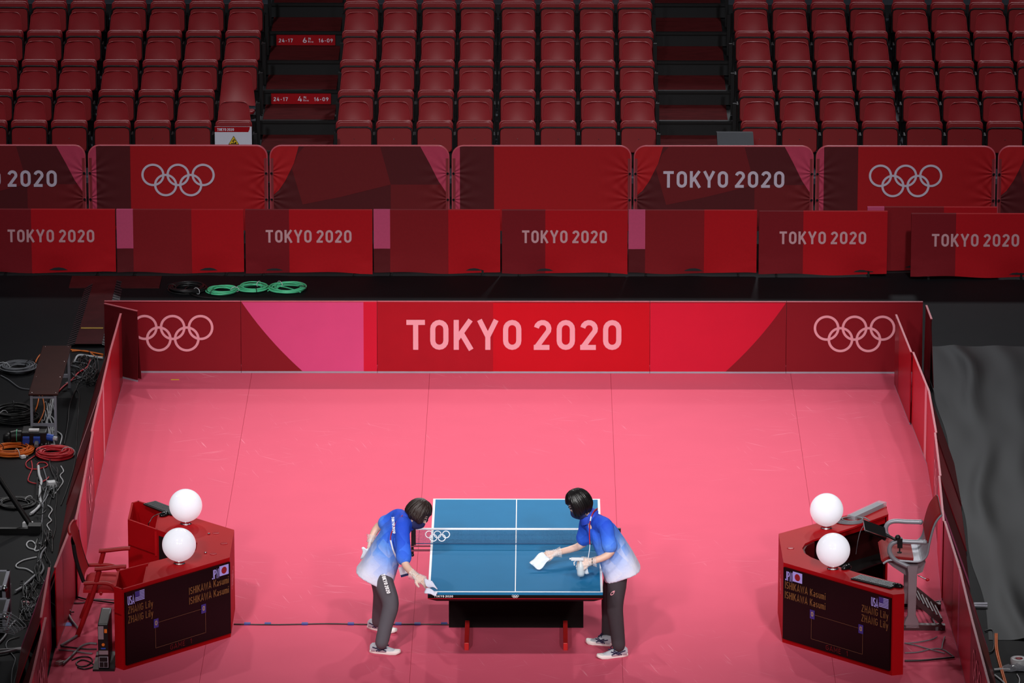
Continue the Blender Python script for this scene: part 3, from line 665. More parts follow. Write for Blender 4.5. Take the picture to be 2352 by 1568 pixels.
def screen(parent, p, q, left_desk):
    """scoreboard on the outside of the wall p->q"""
    p, q = Vector((*p, 0)), Vector((*q, 0)); L = (q-p).length; d = (q-p)/L; n = d.cross(Vector((0, 0, 1)))
    F = lambda s, t, o=0: p+d*(L*(.02+.965*s))+n*(.021+o)+Vector((0, 0, .055+(1-t)*.655))
    sb = MB(); a = p+d*L*.015; b = p+d*L*.99
    sb.add([a+Vector((0, 0, .05)), b+Vector((0, 0, .05)), b+Vector((0, 0, .715)), a+Vector((0, 0, .715)), a+n*.02+Vector((0, 0, .05)), b+n*.02+Vector((0, 0, .05)), b+n*.02+Vector((0, 0, .715)), a+n*.02+Vector((0, 0, .715))],
           [(4, 5, 6, 7), (0, 1, 5, 4), (1, 2, 6, 5), (2, 3, 7, 6), (3, 0, 4, 7)])
    so = sb.build('score_screen', 'screen_black', parent)
    asp = .655/(L*.965)
    def txt(name, mm, text, s0, s1, t0, t1, th=.062):
        lettering(name, mm, so, text, s0/asp, s1/asp, 1-t1, 1-t0, lambda u, v: F(u*asp, 1-v, .002), t=th, gap=.3, space=.7)
    def rect(mb, s0, s1, t0, t1, o=.002): mb.add([F(s0, t1, o), F(s1, t1, o), F(s1, t0, o), F(s0, t0, o)], [(0, 1, 2, 3)])
    if left_desk: U0, J0, UN, JN = .012, .825, (.012, .25), (.6, .985)
    else: U0, J0, UN, JN = .83, .015, (.74, .99), (.015, .4)
    txt('country_code', 'ink_lavender', 'USA', U0, U0+.062, .045, .17, .05); txt('country_code', 'ink_lavender', 'JPN', J0, J0+.066, .035, .165, .05)
    f0 = U0+.07; mb = MB()
    for k in range(7): rect(mb, f0, f0+.09, .01+k*.0205, .01+k*.0205+.0115)
    mb.build('flag_stripes', 'ink_lavender', so); mb = MB(); rect(mb, f0, f0+.042, .01, .085, .003); mb.build('flag_canton', 'ink_blue', so)
    f0 = J0+.072; mb = MB(); rect(mb, f0, f0+.09, .01, .15); mb.build('flag_field', 'ink_lavender', so)
    mb = MB(); k = 20; mb.add([F(f0+.045+.026*math.cos(2*PI*i/k), .08+.026/asp*math.sin(2*PI*i/k), .003) for i in range(k)], [tuple(range(k))]); mb.build('flag_disc', 'ink_red', so)
    for j in range(2):
        txt('player_name', 'ink_tan', 'ZHANG Lily', UN[0], UN[1], .19+.135*j, .29+.135*j); txt('player_name', 'ink_tan', 'ISHIKAWA Kasumi', JN[0], JN[1], .18+.14*j, .28+.14*j)
    mb = MB(); lw = .0022
    for s0, s1, t0, t1 in ((.27, .755, .535, .535), (.27, .755, .885, .885), (.27, .27, .535, .885), (.755, .755, .535, .885)): rect(mb, s0-lw, s1+lw, t0-lw*1.5, t1+lw*1.5)
    mb.build('court_outline', 'ink_darkline', so)
    for s0 in (.255, .715):
        mb = MB(); rect(mb, s0, s0+.045, .475, .6, .003); mb.build('score_box', 'ink_blue', so); mb = MB(); write(mb, '0', (s0+.012)/asp, (s0+.033)/asp, .435, .5, lambda u, v: F(u*asp, 1-v, .004), t=.09); mb.build('score_digit', 'ink_gold', so)
    txt('game_caption', 'ink_darkred', 'GAME  1', .41, .62, .905, .975)
def facet_print(parent, x, y0, y1, s):   # vertical rings print on the court-side facet
    mb = MB(); ym = (y0+y1)/2; rings(mb, 0, .42, .05, lambda u, v: (x+s*.002, ym-s*(u), v)); mb.build('facet_emblem', 'rose', parent)

# ---- left desk
d = thing('umpire_desk', 'red angled umpire desk with open pockets, left of the table', 'desk')
A, B, Cc, D, E_, F_, G_, H_ = (-3.43, -1.28), (-2.54, -.36), (-2.54, .45), (-3.46, 1.33), (-3.52, 1.27), (-3.52, .76), (-3.51, -1.20), (-3.51, -.745)
i1, i2, i3, i4 = (-3.25, -.515), (-2.85, -.16), (-2.85, .065), (-3.24, .455)
o1, o2 = (-3.25, -1.094), (-3.24, 1.122)
z0 = .006
mb = MB(); wall(mb, A, B, z0, DH-.018); mb.build('near_panel', 'desk_red', d)
mb = MB(); wall(mb, B, Cc, z0, DH-.018); mb.build('facet_panel', 'desk_red', d)
mb = MB(); wall(mb, Cc, D, z0, DH-.018); mb.build('far_panel', 'desk_red', d)
mb = MB(); wall(mb, D, E_, z0, DH); wall(mb, E_, F_, z0, DH); mb.build('far_end', 'desk_red', d)
mb = MB(); wall(mb, H_, G_, z0, DH); wall(mb, G_, A, z0, DH); mb.build('near_end', 'desk_red', d)
mb = MB(); wall(mb, i1, H_, z0, DH); wall(mb, i2, i1, z0, DH-.018); wall(mb, i3, i2, z0, DH-.018); wall(mb, i4, i3, z0, DH-.018); wall(mb, F_, i4, z0, DH); mb.build('inner_panel', 'desk_red', d)
MB().prism([o1, B, Cc, o2, i4, i3, i2, i1], DH-.018, DH).build('desk_top', 'desk_red', d)
for a, b, pl in ((o1, i1, [A, o1, i1, H_, G_]), (i4, o2, [F_, i4, o2, D, E_])):
    mb = MB(); wall(mb, a, b, .5, DH-.018); mb.build('pocket_wall', 'desk_red', d); MB().prism(pl, .50, .515).build('pocket_floor', 'desk_red', d)
for a, b in ((A, o1), (o2, D)): mb = MB(); wall(mb, a, b, DH-.018, DH); mb.build('pocket_rail', 'desk_red', d)
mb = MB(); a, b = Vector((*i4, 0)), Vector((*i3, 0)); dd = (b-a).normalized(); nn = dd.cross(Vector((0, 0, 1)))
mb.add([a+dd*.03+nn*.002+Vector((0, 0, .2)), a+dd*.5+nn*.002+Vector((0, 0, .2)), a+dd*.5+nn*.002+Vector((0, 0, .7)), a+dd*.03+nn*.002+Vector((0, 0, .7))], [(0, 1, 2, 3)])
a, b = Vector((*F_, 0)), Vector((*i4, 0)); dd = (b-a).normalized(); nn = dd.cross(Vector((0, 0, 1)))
mb.add([a+dd*.03+nn*.002+Vector((0, 0, .02)), a+dd*.36+nn*.002+Vector((0, 0, .02)), a+dd*.36+nn*.002+Vector((0, 0, .3)), a+dd*.03+nn*.002+Vector((0, 0, .3))], [(0, 1, 2, 3)]); mb.build('bay_dark_sheet', 'desk_black', d)  # flat black sheets stand in for the shade inside the bays
screen(d, A, B, True); facet_print(d, -2.54, -.36, .45, 1)
for x, y in ((-2.70, .345), (-2.61, .035), (-2.69, -.265)):
    MB().lathe([(.0, DH), (.032, DH), (.032, DH+.003), (.026, DH+.004), (.0, DH+.004)], (x, y, 0), 16).build('cable_grommet', 'dark_red', d)
for x, y in ((-2.76, .315), (-2.76, -.245)): MB().lathe([(.0, DH), (.012, DH), (.012, DH+.012), (.0, DH+.014)], (x, y, 0), 10).build('socket', 'chrome', d)

# ---- right desk
d = thing('umpire_desk', 'red umpire desk with curved cut-out, right of the table', 'desk')
A, Gp, B, Cc, D = (3.29, -1.39), (3.39, -1.36), (2.37, -.48), (2.36, .36), (3.37, 1.25)
z0 = .006
mb = MB(); wall(mb, B, A, z0, DH-.018); mb.build('near_panel', 'desk_red', d)
mb = MB(); wall(mb, Cc, B, z0, DH-.018); mb.build('facet_panel', 'desk_red', d)
mb = MB(); wall(mb, D, Cc, z0, DH-.018); mb.build('far_panel', 'desk_red', d)
ne, fe = (3.39, -1.1), (3.38, .955)
mb = MB(); wall(mb, A, Gp, z0, DH-.018); wall(mb, Gp, ne, z0, DH-.018); mb.build('near_end', 'desk_red', d)
mb = MB(); wall(mb, fe, D, z0, DH-.018); mb.build('far_end', 'desk_red', d)
inner = [ne, (3.0, -.76), (2.72, -.46), (2.62, -.33), (2.565, -.2), (2.555, -.06), (2.585, .07), (2.66, .18), (2.75, .27), (3.03, .55), fe]
MB().prism([A, Gp]+inner+[D, Cc, B], DH-.018, DH).build('desk_top', 'desk_red', d)
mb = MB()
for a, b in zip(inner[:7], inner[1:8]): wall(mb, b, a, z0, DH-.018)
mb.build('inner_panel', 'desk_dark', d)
mb = MB(); wall(mb, (3.34, .98), (2.72, .36), .66, DH-.018); mb.build('bay_rail', 'desk_red', d)
MB().prism([(2.42, .3), (2.75, .27), (3.38, .96), (3.33, 1.2)], .3, .315).build('bay_shelf', 'desk_black', d)
mb = MB(); wall(mb, (3.36, 1.2), (2.42, .36), .02, DH-.02, .01); mb.build('bay_shade', 'desk_shade', d); mb = MB(); wall(mb, (2.42, .36), (2.46, .3), .02, DH-.02, .01); mb.build('bay_shade', 'desk_shade', d)  # dark sheets added to paint in the shade inside the bay
screen(d, B, A, False); facet_print(d, 2.365, -.48, .36, -1)
MB().lathe([(.0, DH), (.032, DH), (.032, DH+.003), (.026, DH+.004), (.0, DH+.004)], (2.45, -.075, 0), 16).build('cable_grommet', 'dark_red', d)

# ---- globe lamps
for px, py, lb in ((427, 1203, 'white globe lamp at the back of the left desk'), (412, 1294, 'white globe lamp at the front of the left desk'), (1898, 1213, 'white globe lamp at the back of the right desk'), (1913, 1306, 'white globe lamp at the front of the right desk')):
    p = G(px, py, DH); t = thing('globe_lamp', lb, 'lamp', (p.x, p.y, DH), 0, 'globe lamps on the desks')
    MB().lathe([(.0, 0), (.052, 0), (.052, .008), (.045, .010), (.045, .026), (.05, .028), (.05, .034), (.0, .034)], n=24).build('collar', 'chrome', t)
    MB().ball((0, 0, .03+.146), .15, nu=40, nv=28).build('globe', 'globe_white', t)

# ---- keyboards and mice
def keyboard(p, rz, label, z=DH):
    t = thing('keyboard', label, 'keyboard', (p.x, p.y, z), rz, 'keyboards on the desks')
    MB().box(-.215, .215, -.07, .07, .002, .016).build('case', 'black_plastic', t, bev=.004)
    kb = MB()
    for r in range(5):
        for c in range(17):
            x = -.2+c*.0245; y = -.058+r*.0245; kb.box(x, x+.02, y, y+.02, .0155, .0215)
    kb.build('keys', 'key_grey', t)
    return t
def mouse(p, rz, label):
    t = thing('computer_mouse', label, 'mouse', (p.x, p.y, DH+.001), rz, 'mice on the desks')
    mb = MB(); mb.ball((0, 0, .008), .032, .056, .028, 16, 12); mb.build('shell', 'gloss_black', t); MB().cyl((-.004, .03, .033), (.004, .03, .033), .006, n=8).build('wheel', 'cable_grey', t)
keyboard(G(2010, 1338, DH), math.radians(-39), 'black keyboard on the right desk above its screen')
mouse(G(2061, 1348, DH), math.radians(60), 'glossy black mouse beside the keyboard, right desk'); mouse(G(1944, 1306, DH), math.radians(-50), 'dark mouse by the front globe, right desk')
keyboard(G(375, 1169, DH), math.radians(-50), 'black keyboard behind the back globe, left desk'); mouse(G(377, 1184, DH), math.radians(-40), 'black mouse in front of the keyboard, left desk')
# ================================================================ chairs behind the desks
mat('chair_red', (176, 18, 30), .7, noise=.05, scale=20, spec=.2); mat('chair_frame_red', (160, 20, 26), .45, noise=.04, spec=.25); mat('leather_red', (150, 30, 34), .55, noise=.06, scale=20, spec=.2)
mat('cast_alu', (168, 168, 178), .42, metal=.35, noise=.05); mat('painted_grey', (150, 132, 140), .4, noise=.05); mat('painted_dark', (78, 50, 54), .45, noise=.08)
c = thing('conference_chair', 'red armchair with black backed mesh rest behind left desk', 'chair', (-3.64, -.10, .006))
mb = MB()
def seatf(p, q):   # cushion
    x = -.21+.42*p; y = -.23+.46*q; e = max(abs(p-.5), abs(q-.5))*2
    return (x, y, .455+.02*math.sin(PI*p)*math.sin(PI*q)-.03*max(0, e-.8)/.2)
mb.grid(seatf, 10, 10); mb.grid(lambda p, q: (lambda P: (P[0], P[1], .40))(seatf(1-p, q)), 10, 10)
ed = [seatf(i/10, 0) for i in range(11)]+[seatf(1, i/10) for i in range(1, 11)]+[seatf(1-i/10, 1) for i in range(1, 11)]+[seatf(0, 1-i/10) for i in range(1, 11)]
mb.add(ed+[(x, y, .40) for x, y, z in ed], [(i, i+len(ed), i+1+len(ed), i+1) for i in range(len(ed)-1)], 0, True)
mb.build('seat_cushion', 'chair_red', c)
def backf(p, q, o=0):
    y = -.22+.44*p; x = -.20-.09*q-.02*math.sin(PI*q)-.035*(1-(2*p-1)**2)*.6+o
    hw = 1-.10*max(0, q-.85)/.15
    return (x-.03*max(0, q-.8)/.2, y*hw, .50+.44*q)
mb = MB(); mb.grid(lambda p, q: backf(p, q, .012), 10, 12); mb.build('back_rest', 'chair_red', c)
mb = MB(); mb.grid(lambda p, q: backf(1-p, q*.78, -.02), 10, 10); ee = [backf(0, i/12*.78, -.004) for i in range(13)]; mb.tube(ee, .018, 8); mb.tube([(x, -y, z) for x, y, z in ee], .018, 8); mb.build('back_shell', 'black_plastic', c)
mb = MB(); mb.tube([backf(i/10, .995, 0) for i in range(11)], .014, 8); mb.build('top_rail', 'chair_frame_red', c)
for s in (-1, 1):
    y = s*.265
    mb = MB(); mb.tube(smooth_path([(-.06, y, .62), (-.12, y, .40), (-.20, y, .18), (-.27, y, 0)], 4), [.022]*13, 8, sx=.7); mb.build('leg', 'chair_frame_red', c)
    mb = MB(); mb.tube(smooth_path([(-.2, y, .50), (0, y, .50), (.08, y, .44), (.17, y, .2), (.22, y, 0)], 4), .018, 8); mb.build('leg', 'chair_frame_red', c)
    mb = MB(); mb.loft([[Vector((-.10+.28*i/8, y+dy*(.9+.1*math.sin(PI*i/8)), .645-.012*math.cos(PI*i/8)+dz)) for dy, dz in ((-.028, 0), (-.022, .016), (.022, .016), (.028, 0), (.02, -.012), (-.02, -.012))] for i in range(9)]); mb.build('armrest', 'chair_frame_red', c)
mb = MB(); mb.cyl((-.05, -.26, .40), (-.05, .26, .40), .014); mb.build('crossbar', 'chair_frame_red', c)

# ---- raised umpire chair, right
Yn, Wd = -.12, .60
def prof(l): return [(lambda P: (P.x, P.z))(AT(x, y, Yn)) for x, y in l]
c = thing('umpire_chair', 'raised cast aluminium umpire chair with red leather pads behind right desk', 'chair')
shell = prof([(2029, 1294), (2036, 1289), (2048, 1286), (2075, 1288), (2108, 1290), (2122, 1284), (2130, 1272), (2134, 1250), (2141, 1222), (2148, 1202), (2156, 1190), (2163, 1183)])
sp = [(p.x, p.z) for p in smooth_path([(x, 0, z) for x, z in shell], 3)]
def strip(mb, pts, y0, y1, th, m=0, inset=0):
    n = len(pts); nrm = []
    for i in range(n):
        a, b = Vector(pts[max(i-1, 0)]), Vector(pts[min(i+1, n-1)]); d_ = (b-a).normalized(); nrm.append(Vector((-d_.y, d_.x)))
    mb.loft([[Vector((x+nx*o, y, z+nz*o)) for y, o in ((y0, inset), (y1, inset), (y1, inset+th), (y0, inset+th))] for (x, z), (nx, nz) in zip(pts, nrm)], m, smooth=False)
mb = MB(); strip(mb, sp, Yn+.01, Yn+Wd-.01, .012, inset=-.012); mb.build('shell', 'cast_alu', c)
k = len(sp)
mb = MB(); strip(mb, sp[:k*38//100], Yn+.03, Yn+Wd-.03, .028); mb.build('seat_pad', 'leather_red', c, bev=.006)
mb = MB(); strip(mb, sp[k*64//100:], Yn+.03, Yn+Wd-.03, .022); mb.build('back_pad', 'leather_red', c, bev=.006)
arm = prof([(2098, 1306), (2072, 1294), (2053, 1283), (2043, 1266), (2047, 1250), (2062, 1243), (2090, 1244), (2124, 1245)])
for y in (Yn, Yn+Wd):
    mb = MB(); mb.tube([(x, y, z) for x, z in sp], .010, 8); mb.build('edge_rail', 'cast_alu', c)
    mb = MB(); mb.tube(smooth_path([(x, y, z) for x, z in arm], 5), .021, 10); mb.ball((arm[-1][0], y, arm[-1][1]), .024, nu=10, nv=8); mb.build('arm', 'cast_alu', c)
    a = AT(2096, 1300, Yn); mb = MB(); xc, zc = a.x, a.z
    mb.loft([[Vector((xc+sx*w_, y+sy*.03, z)) for sx, sy in ((-1, -1), (1, -1), (1, 1), (-1, 1))] for z, w_ in ((zc+.01, .05), (zc-.06, .04), (.14, .036), (.09, .06), (.03, .075))], smooth=False); mb.build('column', 'painted_grey', c, bev=.006)
    mb = MB(); mb.bar((xc-.05, y, .035), (xc+.30, y, .03), .06, .05); mb.bar((xc-.05, y, .035), (xc-.28, y, .03), .06, .05); mb.build('foot', 'painted_dark', c)
mb = MB(); 
us = prof([(2035, 1292), (2050, 1305), (2080, 1325), (2100, 1326), (2120, 1318), (2127, 1296), (2100, 1292), (2060, 1289)])
mb.loft([[Vector((x, y, z)) for x, z in us] for y in (Yn+.06, Yn+Wd-.06)], smooth=False); mb.build('under_pan', 'painted_grey', c)
mb = MB(); p = AT(2108, 1320, Yn); mb.tube([(p.x, Yn-.01, p.z), (p.x+.07, Yn-.03, p.z-.03)], .006); mb.build('lever', 'chrome', c); mb = MB(); mb.ball((p.x+.085, Yn-.035, p.z-.034), .018, .014, .014, 10, 8); mb.build('lever_knob', 'cable_red', c)
for y in (Yn+.02, Yn+.44):
    mb = MB(); mb.bar((xc+.03, y, .27), (xc+.27, y, .07), .02, .04); mb.build('rack_rail', 'painted_dark', c)
for i in range(6):
    mb = MB(); k = (i+.5)/6; mb.bar((xc+.03+.24*k+.02, Yn+.02, .275-.2*k), (xc+.03+.24*k-.02, Yn+.44, .275-.2*k), .012, .03); mb.build('slat', 'painted_dark', c)

# ---- tablet on a clamp arm
t = thing('clamp_tablet', 'black tablet holder clamped to the umpire chair arm', 'tablet holder')
q = lambda x, y, Y=Yn-.03: AT(x, y, Y)
mb = MB(); mb.obox((q(2067, 1236)+q(2067, 1256))/2, (.022, 0, 0), (0, .02, 0), (0, 0, .045)); mb.tube([q(2067, 1256), q(2066, 1268)], .006); mb.lathe([(0, 0), (.022, 0), (.02, .008), (0, .01)], q(2066, 1269), 12); mb.build('clamp', 'black_plastic', t)
mb = MB(); mb.tube([q(2067, 1236), q(2055, 1238), q(2035, 1228), q(2022, 1222)], .014, 8); mb.ball(q(2062, 1234), .026, nu=10, nv=8); mb.build('arm', 'black_plastic', t)
a, b = q(1984, 1206), q(2034, 1224); mb = MB(); mb.bar(a, b, .30, .016, up=(0, 0, 1)); mb.build('tablet', 'gloss_black', t, bev=.004)
mb = MB(); mb.bar(a+Vector((.02, 0, -.03)), b+Vector((0, 0, -.04)), .12, .03); mb.build('mount', 'black_plastic', t); mb = MB(); mb.bar(a+Vector((0, -.155, .006)), b+Vector((0, -.155, .006)), .006, .008); mb.build('bright_edge', 'chrome', t)
mb = MB(); mb.tube(smooth_path([a, a+Vector((-.03, 0, -.06)), a+Vector((-.05, .02, -.16)), a+Vector((-.06, .1, -.3))], 5), .003, 6); mb.build('cable', 'cable_grey', t)
# ================================================================ people
mat('skin', (232, 190, 170), .5, noise=.03, scale=8); mat('hair_brown', (38, 22, 18), .5, noise=.4, scale=9, stretch=(1, 1, .2), bump=.5); mat('hair_black', (18, 15, 16), .3, noise=.4, scale=9, stretch=(1, 1, .15), bump=.4)
mat('mask_navy', (28, 34, 84), .8, noise=.05); mat('pants_grey', (84, 80, 88), .85, noise=.08, scale=6, bump=.25); mat('pants_dark', (58, 50, 56), .85, noise=.08, scale=6, bump=.25)
mat('shoe_grey', (186, 188, 198), .7, noise=.06, scale=40); mat('shoe_sole', (240, 232, 230), .5, noise=.03); mat('shoe_navy', (30, 34, 70), .6, noise=.05)
mat('lanyard_red', (176, 26, 46), .6, noise=.1); mat('cloth_white', (232, 238, 246), .9, noise=.03, scale=30, bump=.2); mat('cloth_lilac', (222, 220, 240), .9, noise=.03, scale=30, bump=.2); mat('eye_dark', (20, 14, 14), .2, noise=.02)
mat('bottle_white', (228, 236, 242), .3, noise=.02, alpha=.75)
def glove_mat():
    m = bpy.data.materials.new('glove_film'); m.use_nodes = True; nt = m.node_tree; b = nt.nodes['Principled BSDF']; o = nt.nodes['Material Output']
    tr = nt.nodes.new('ShaderNodeBsdfTransparent'); mx = nt.nodes.new('ShaderNodeMixShader'); nz = nt.nodes.new('ShaderNodeTexNoise'); nz.inputs['Scale'].default_value = 90
    rp = nt.nodes.new('ShaderNodeValToRGB'); rp.color_ramp.elements[0].position = .4; rp.color_ramp.elements[0].color = (.22, .22, .22, 1); rp.color_ramp.elements[1].position = .62; rp.color_ramp.elements[1].color = (.5, .5, .5, 1)
    tcx = nt.nodes.new('ShaderNodeTexCoord'); nt.links.new(tcx.outputs['Object'], nz.inputs['Vector'])
    nt.links.new(nz.outputs['Fac'], rp.inputs[0]); nt.links.new(rp.outputs[0], mx.inputs[0]); nt.links.new(tr.outputs[0], mx.inputs[1]); nt.links.new(b.outputs[0], mx.inputs[2]); nt.links.new(mx.outputs[0], o.inputs['Surface'])
    b.inputs['Base Color'].default_value = (.9, .88, .88, 1); b.inputs['Roughness'].default_value = .25; MATS['glove_film'] = m
glove_mat()
def shirt_mat(name, hem, top, extra=.0):
    m = bpy.data.materials.new(name); m.use_nodes = True; nt = m.node_tree; b = nt.nodes['Principled BSDF']; b.inputs['Roughness'].default_value = .75; b.inputs['Specular IOR Level'].default_value = .2
    tc = nt.nodes.new('ShaderNodeTexCoord'); d = top-hem; L = d.length
    sub = nt.nodes.new('ShaderNodeVectorMath'); sub.operation = 'SUBTRACT'; sub.inputs[1].default_value = hem; nt.links.new(tc.outputs['Object'], sub.inputs[0])
    dot = nt.nodes.new('ShaderNodeVectorMath'); dot.operation = 'DOT_PRODUCT'; dot.inputs[1].default_value = d/(L*L); nt.links.new(sub.outputs[0], dot.inputs[0])
    vz = nt.nodes.new('ShaderNodeTexVoronoi'); vz.distance = 'CHEBYCHEV'; vz.inputs['Scale'].default_value = 11; vz.inputs['Randomness'].default_value = .2
    mp = nt.nodes.new('ShaderNodeMapping'); mp.inputs['Rotation'].default_value = (.2, .75, .3); nt.links.new(tc.outputs['Object'], mp.inputs[0]); nt.links.new(mp.outputs[0], vz.inputs['Vector'])
    sep = nt.nodes.new('ShaderNodeSeparateColor'); nt.links.new(vz.outputs['Color'], sep.inputs[0])
    ma = nt.nodes.new('ShaderNodeMath'); ma.operation = 'MULTIPLY_ADD'; nt.links.new(sep.outputs[0], ma.inputs[0]); ma.inputs[1].default_value = -.13
    nt.links.new(dot.outputs['Value'], ma.inputs[2])
    ad = nt.nodes.new('ShaderNodeMath'); ad.operation = 'ADD'; nt.links.new(ma.outputs[0], ad.inputs[0]); ad.inputs[1].default_value = .065+extra
    rp = nt.nodes.new('ShaderNodeValToRGB'); cr = rp.color_ramp; cr.elements[0].position = .08; cr.elements[0].color = lin((226, 228, 248)); cr.elements[1].position = .92; cr.elements[1].color = lin((38, 80, 210))
    for p, c in ((.3, (180, 200, 250)), (.5, (104, 158, 246)), (.72, (60, 114, 238))): e = cr.elements.new(p); e.color = lin(c)
    nt.links.new(ad.outputs[0], rp.inputs[0]); nt.links.new(rp.outputs[0], b.inputs['Base Color'])
    nz = nt.nodes.new('ShaderNodeTexNoise'); nz.inputs['Scale'].default_value = 9; nz.inputs['Detail'].default_value = 3; bp_ = nt.nodes.new('ShaderNodeBump'); bp_.inputs['Strength'].default_value = .5; bp_.inputs['Distance'].default_value = .03
    nt.links.new(tc.outputs['Object'], nz.inputs['Vector']); nt.links.new(nz.outputs['Fac'], bp_.inputs['Height']); nt.links.new(bp_.outputs[0], b.inputs['Normal']); MATS[name] = m
def fuse(o, vox, it=6, fac=.5):
    r = o.modifiers.new('fuse', 'REMESH'); r.mode = 'VOXEL'; r.voxel_size = vox; r.use_smooth_shade = True
    s = o.modifiers.new('relax', 'SMOOTH'); s.factor = fac; s.iterations = it
    return o
def limb(mb, pts, rad, n=14, k=4, sx=1.0):
    P = [Vector(p) for p in pts]; c = smooth_path(P, k); rr = []
    for i in range(len(P)-1):
        for j in range(k): rr.append(rad[i]+(rad[i+1]-rad[i])*j/k)
    rr.append(rad[-1]); mb.tube(c, rr, n, sx=sx)
    mb.ball(c[0], rr[0]*.98, nu=12, nv=8); mb.ball(c[-1], rr[-1]*.98, nu=12, nv=8)
def trunk(mb, secs, lat, n=20, e=.8):
    """secs: (centre, half width along lat, half depth)"""
    cs = [Vector(s[0]) for s in secs]; R = []
    for i, (c, a, b) in enumerate(secs):
        t = (cs[min(i+1, len(cs)-1)]-cs[max(i-1, 0)]).normalized(); l = (Vector(lat)-t*Vector(lat).dot(t)).normalized(); f = t.cross(l)
        R.append([cs[i]+l*a*math.copysign(abs(math.cos(q))**e, math.cos(q))+f*b*math.copysign(abs(math.sin(q))**e, math.sin(q)) for q in [2*PI*k/n for k in range(n)]])
    mb.loft(R)
def hand(mb, w, d, nrm, side, curl=.5, fat=1.0, thumb=1):
    """w wrist, d pointing direction, nrm back-of-hand normal; side +1/-1 thumb side"""
    w, d, nrm = Vector(w), Vector(d).normalized(), Vector(nrm); nrm = (nrm-d*nrm.dot(d)).normalized(); l = d.cross(nrm)*side
    L = .085
    mb.loft([[w+d*s*L+l*(a*wd)+nrm*(b*.014*fat) for a, b in ((-1, -.7), (-.6, -1), (.6, -1), (1, -.7), (1, .7), (.6, 1), (-.6, 1), (-1, .7))] for s, wd in ((-.1, .026*fat), (.3, .034*fat), (.75, .040*fat), (1.0, .040*fat))])
    for i, (o, ln) in enumerate(((.030, .068), (.010, .076), (-.010, .070), (-.029, .056))):
        p = w+d*L*.95+l*o; pts = [p]; a = 0
        for s, cu in ((.4, .5), (.33, 1.0), (.27, .8)):
            a += curl*cu; pts.append(pts[-1]+(d*math.cos(a)-nrm*math.sin(a))*ln*s)
        mb.tube(smooth_path(pts, 2), [.0092*fat, .0091*fat, .009*fat, .0086*fat, .0082*fat, .0076*fat, .0066*fat], 8)
    if thumb:
        p = w+d*L*.3+l*.026; q1 = p+(d*.55+l*.75-nrm*.2).normalized()*.034; q2 = q1+(d*.85+l*.35-nrm*.35).normalized()*.030; q3 = q2+(d*.95-nrm*.4).normalized()*.022
        mb.tube([p, q1, q2, q3], [.013*fat, .0115*fat, .0105*fat, .008*fat], 8)
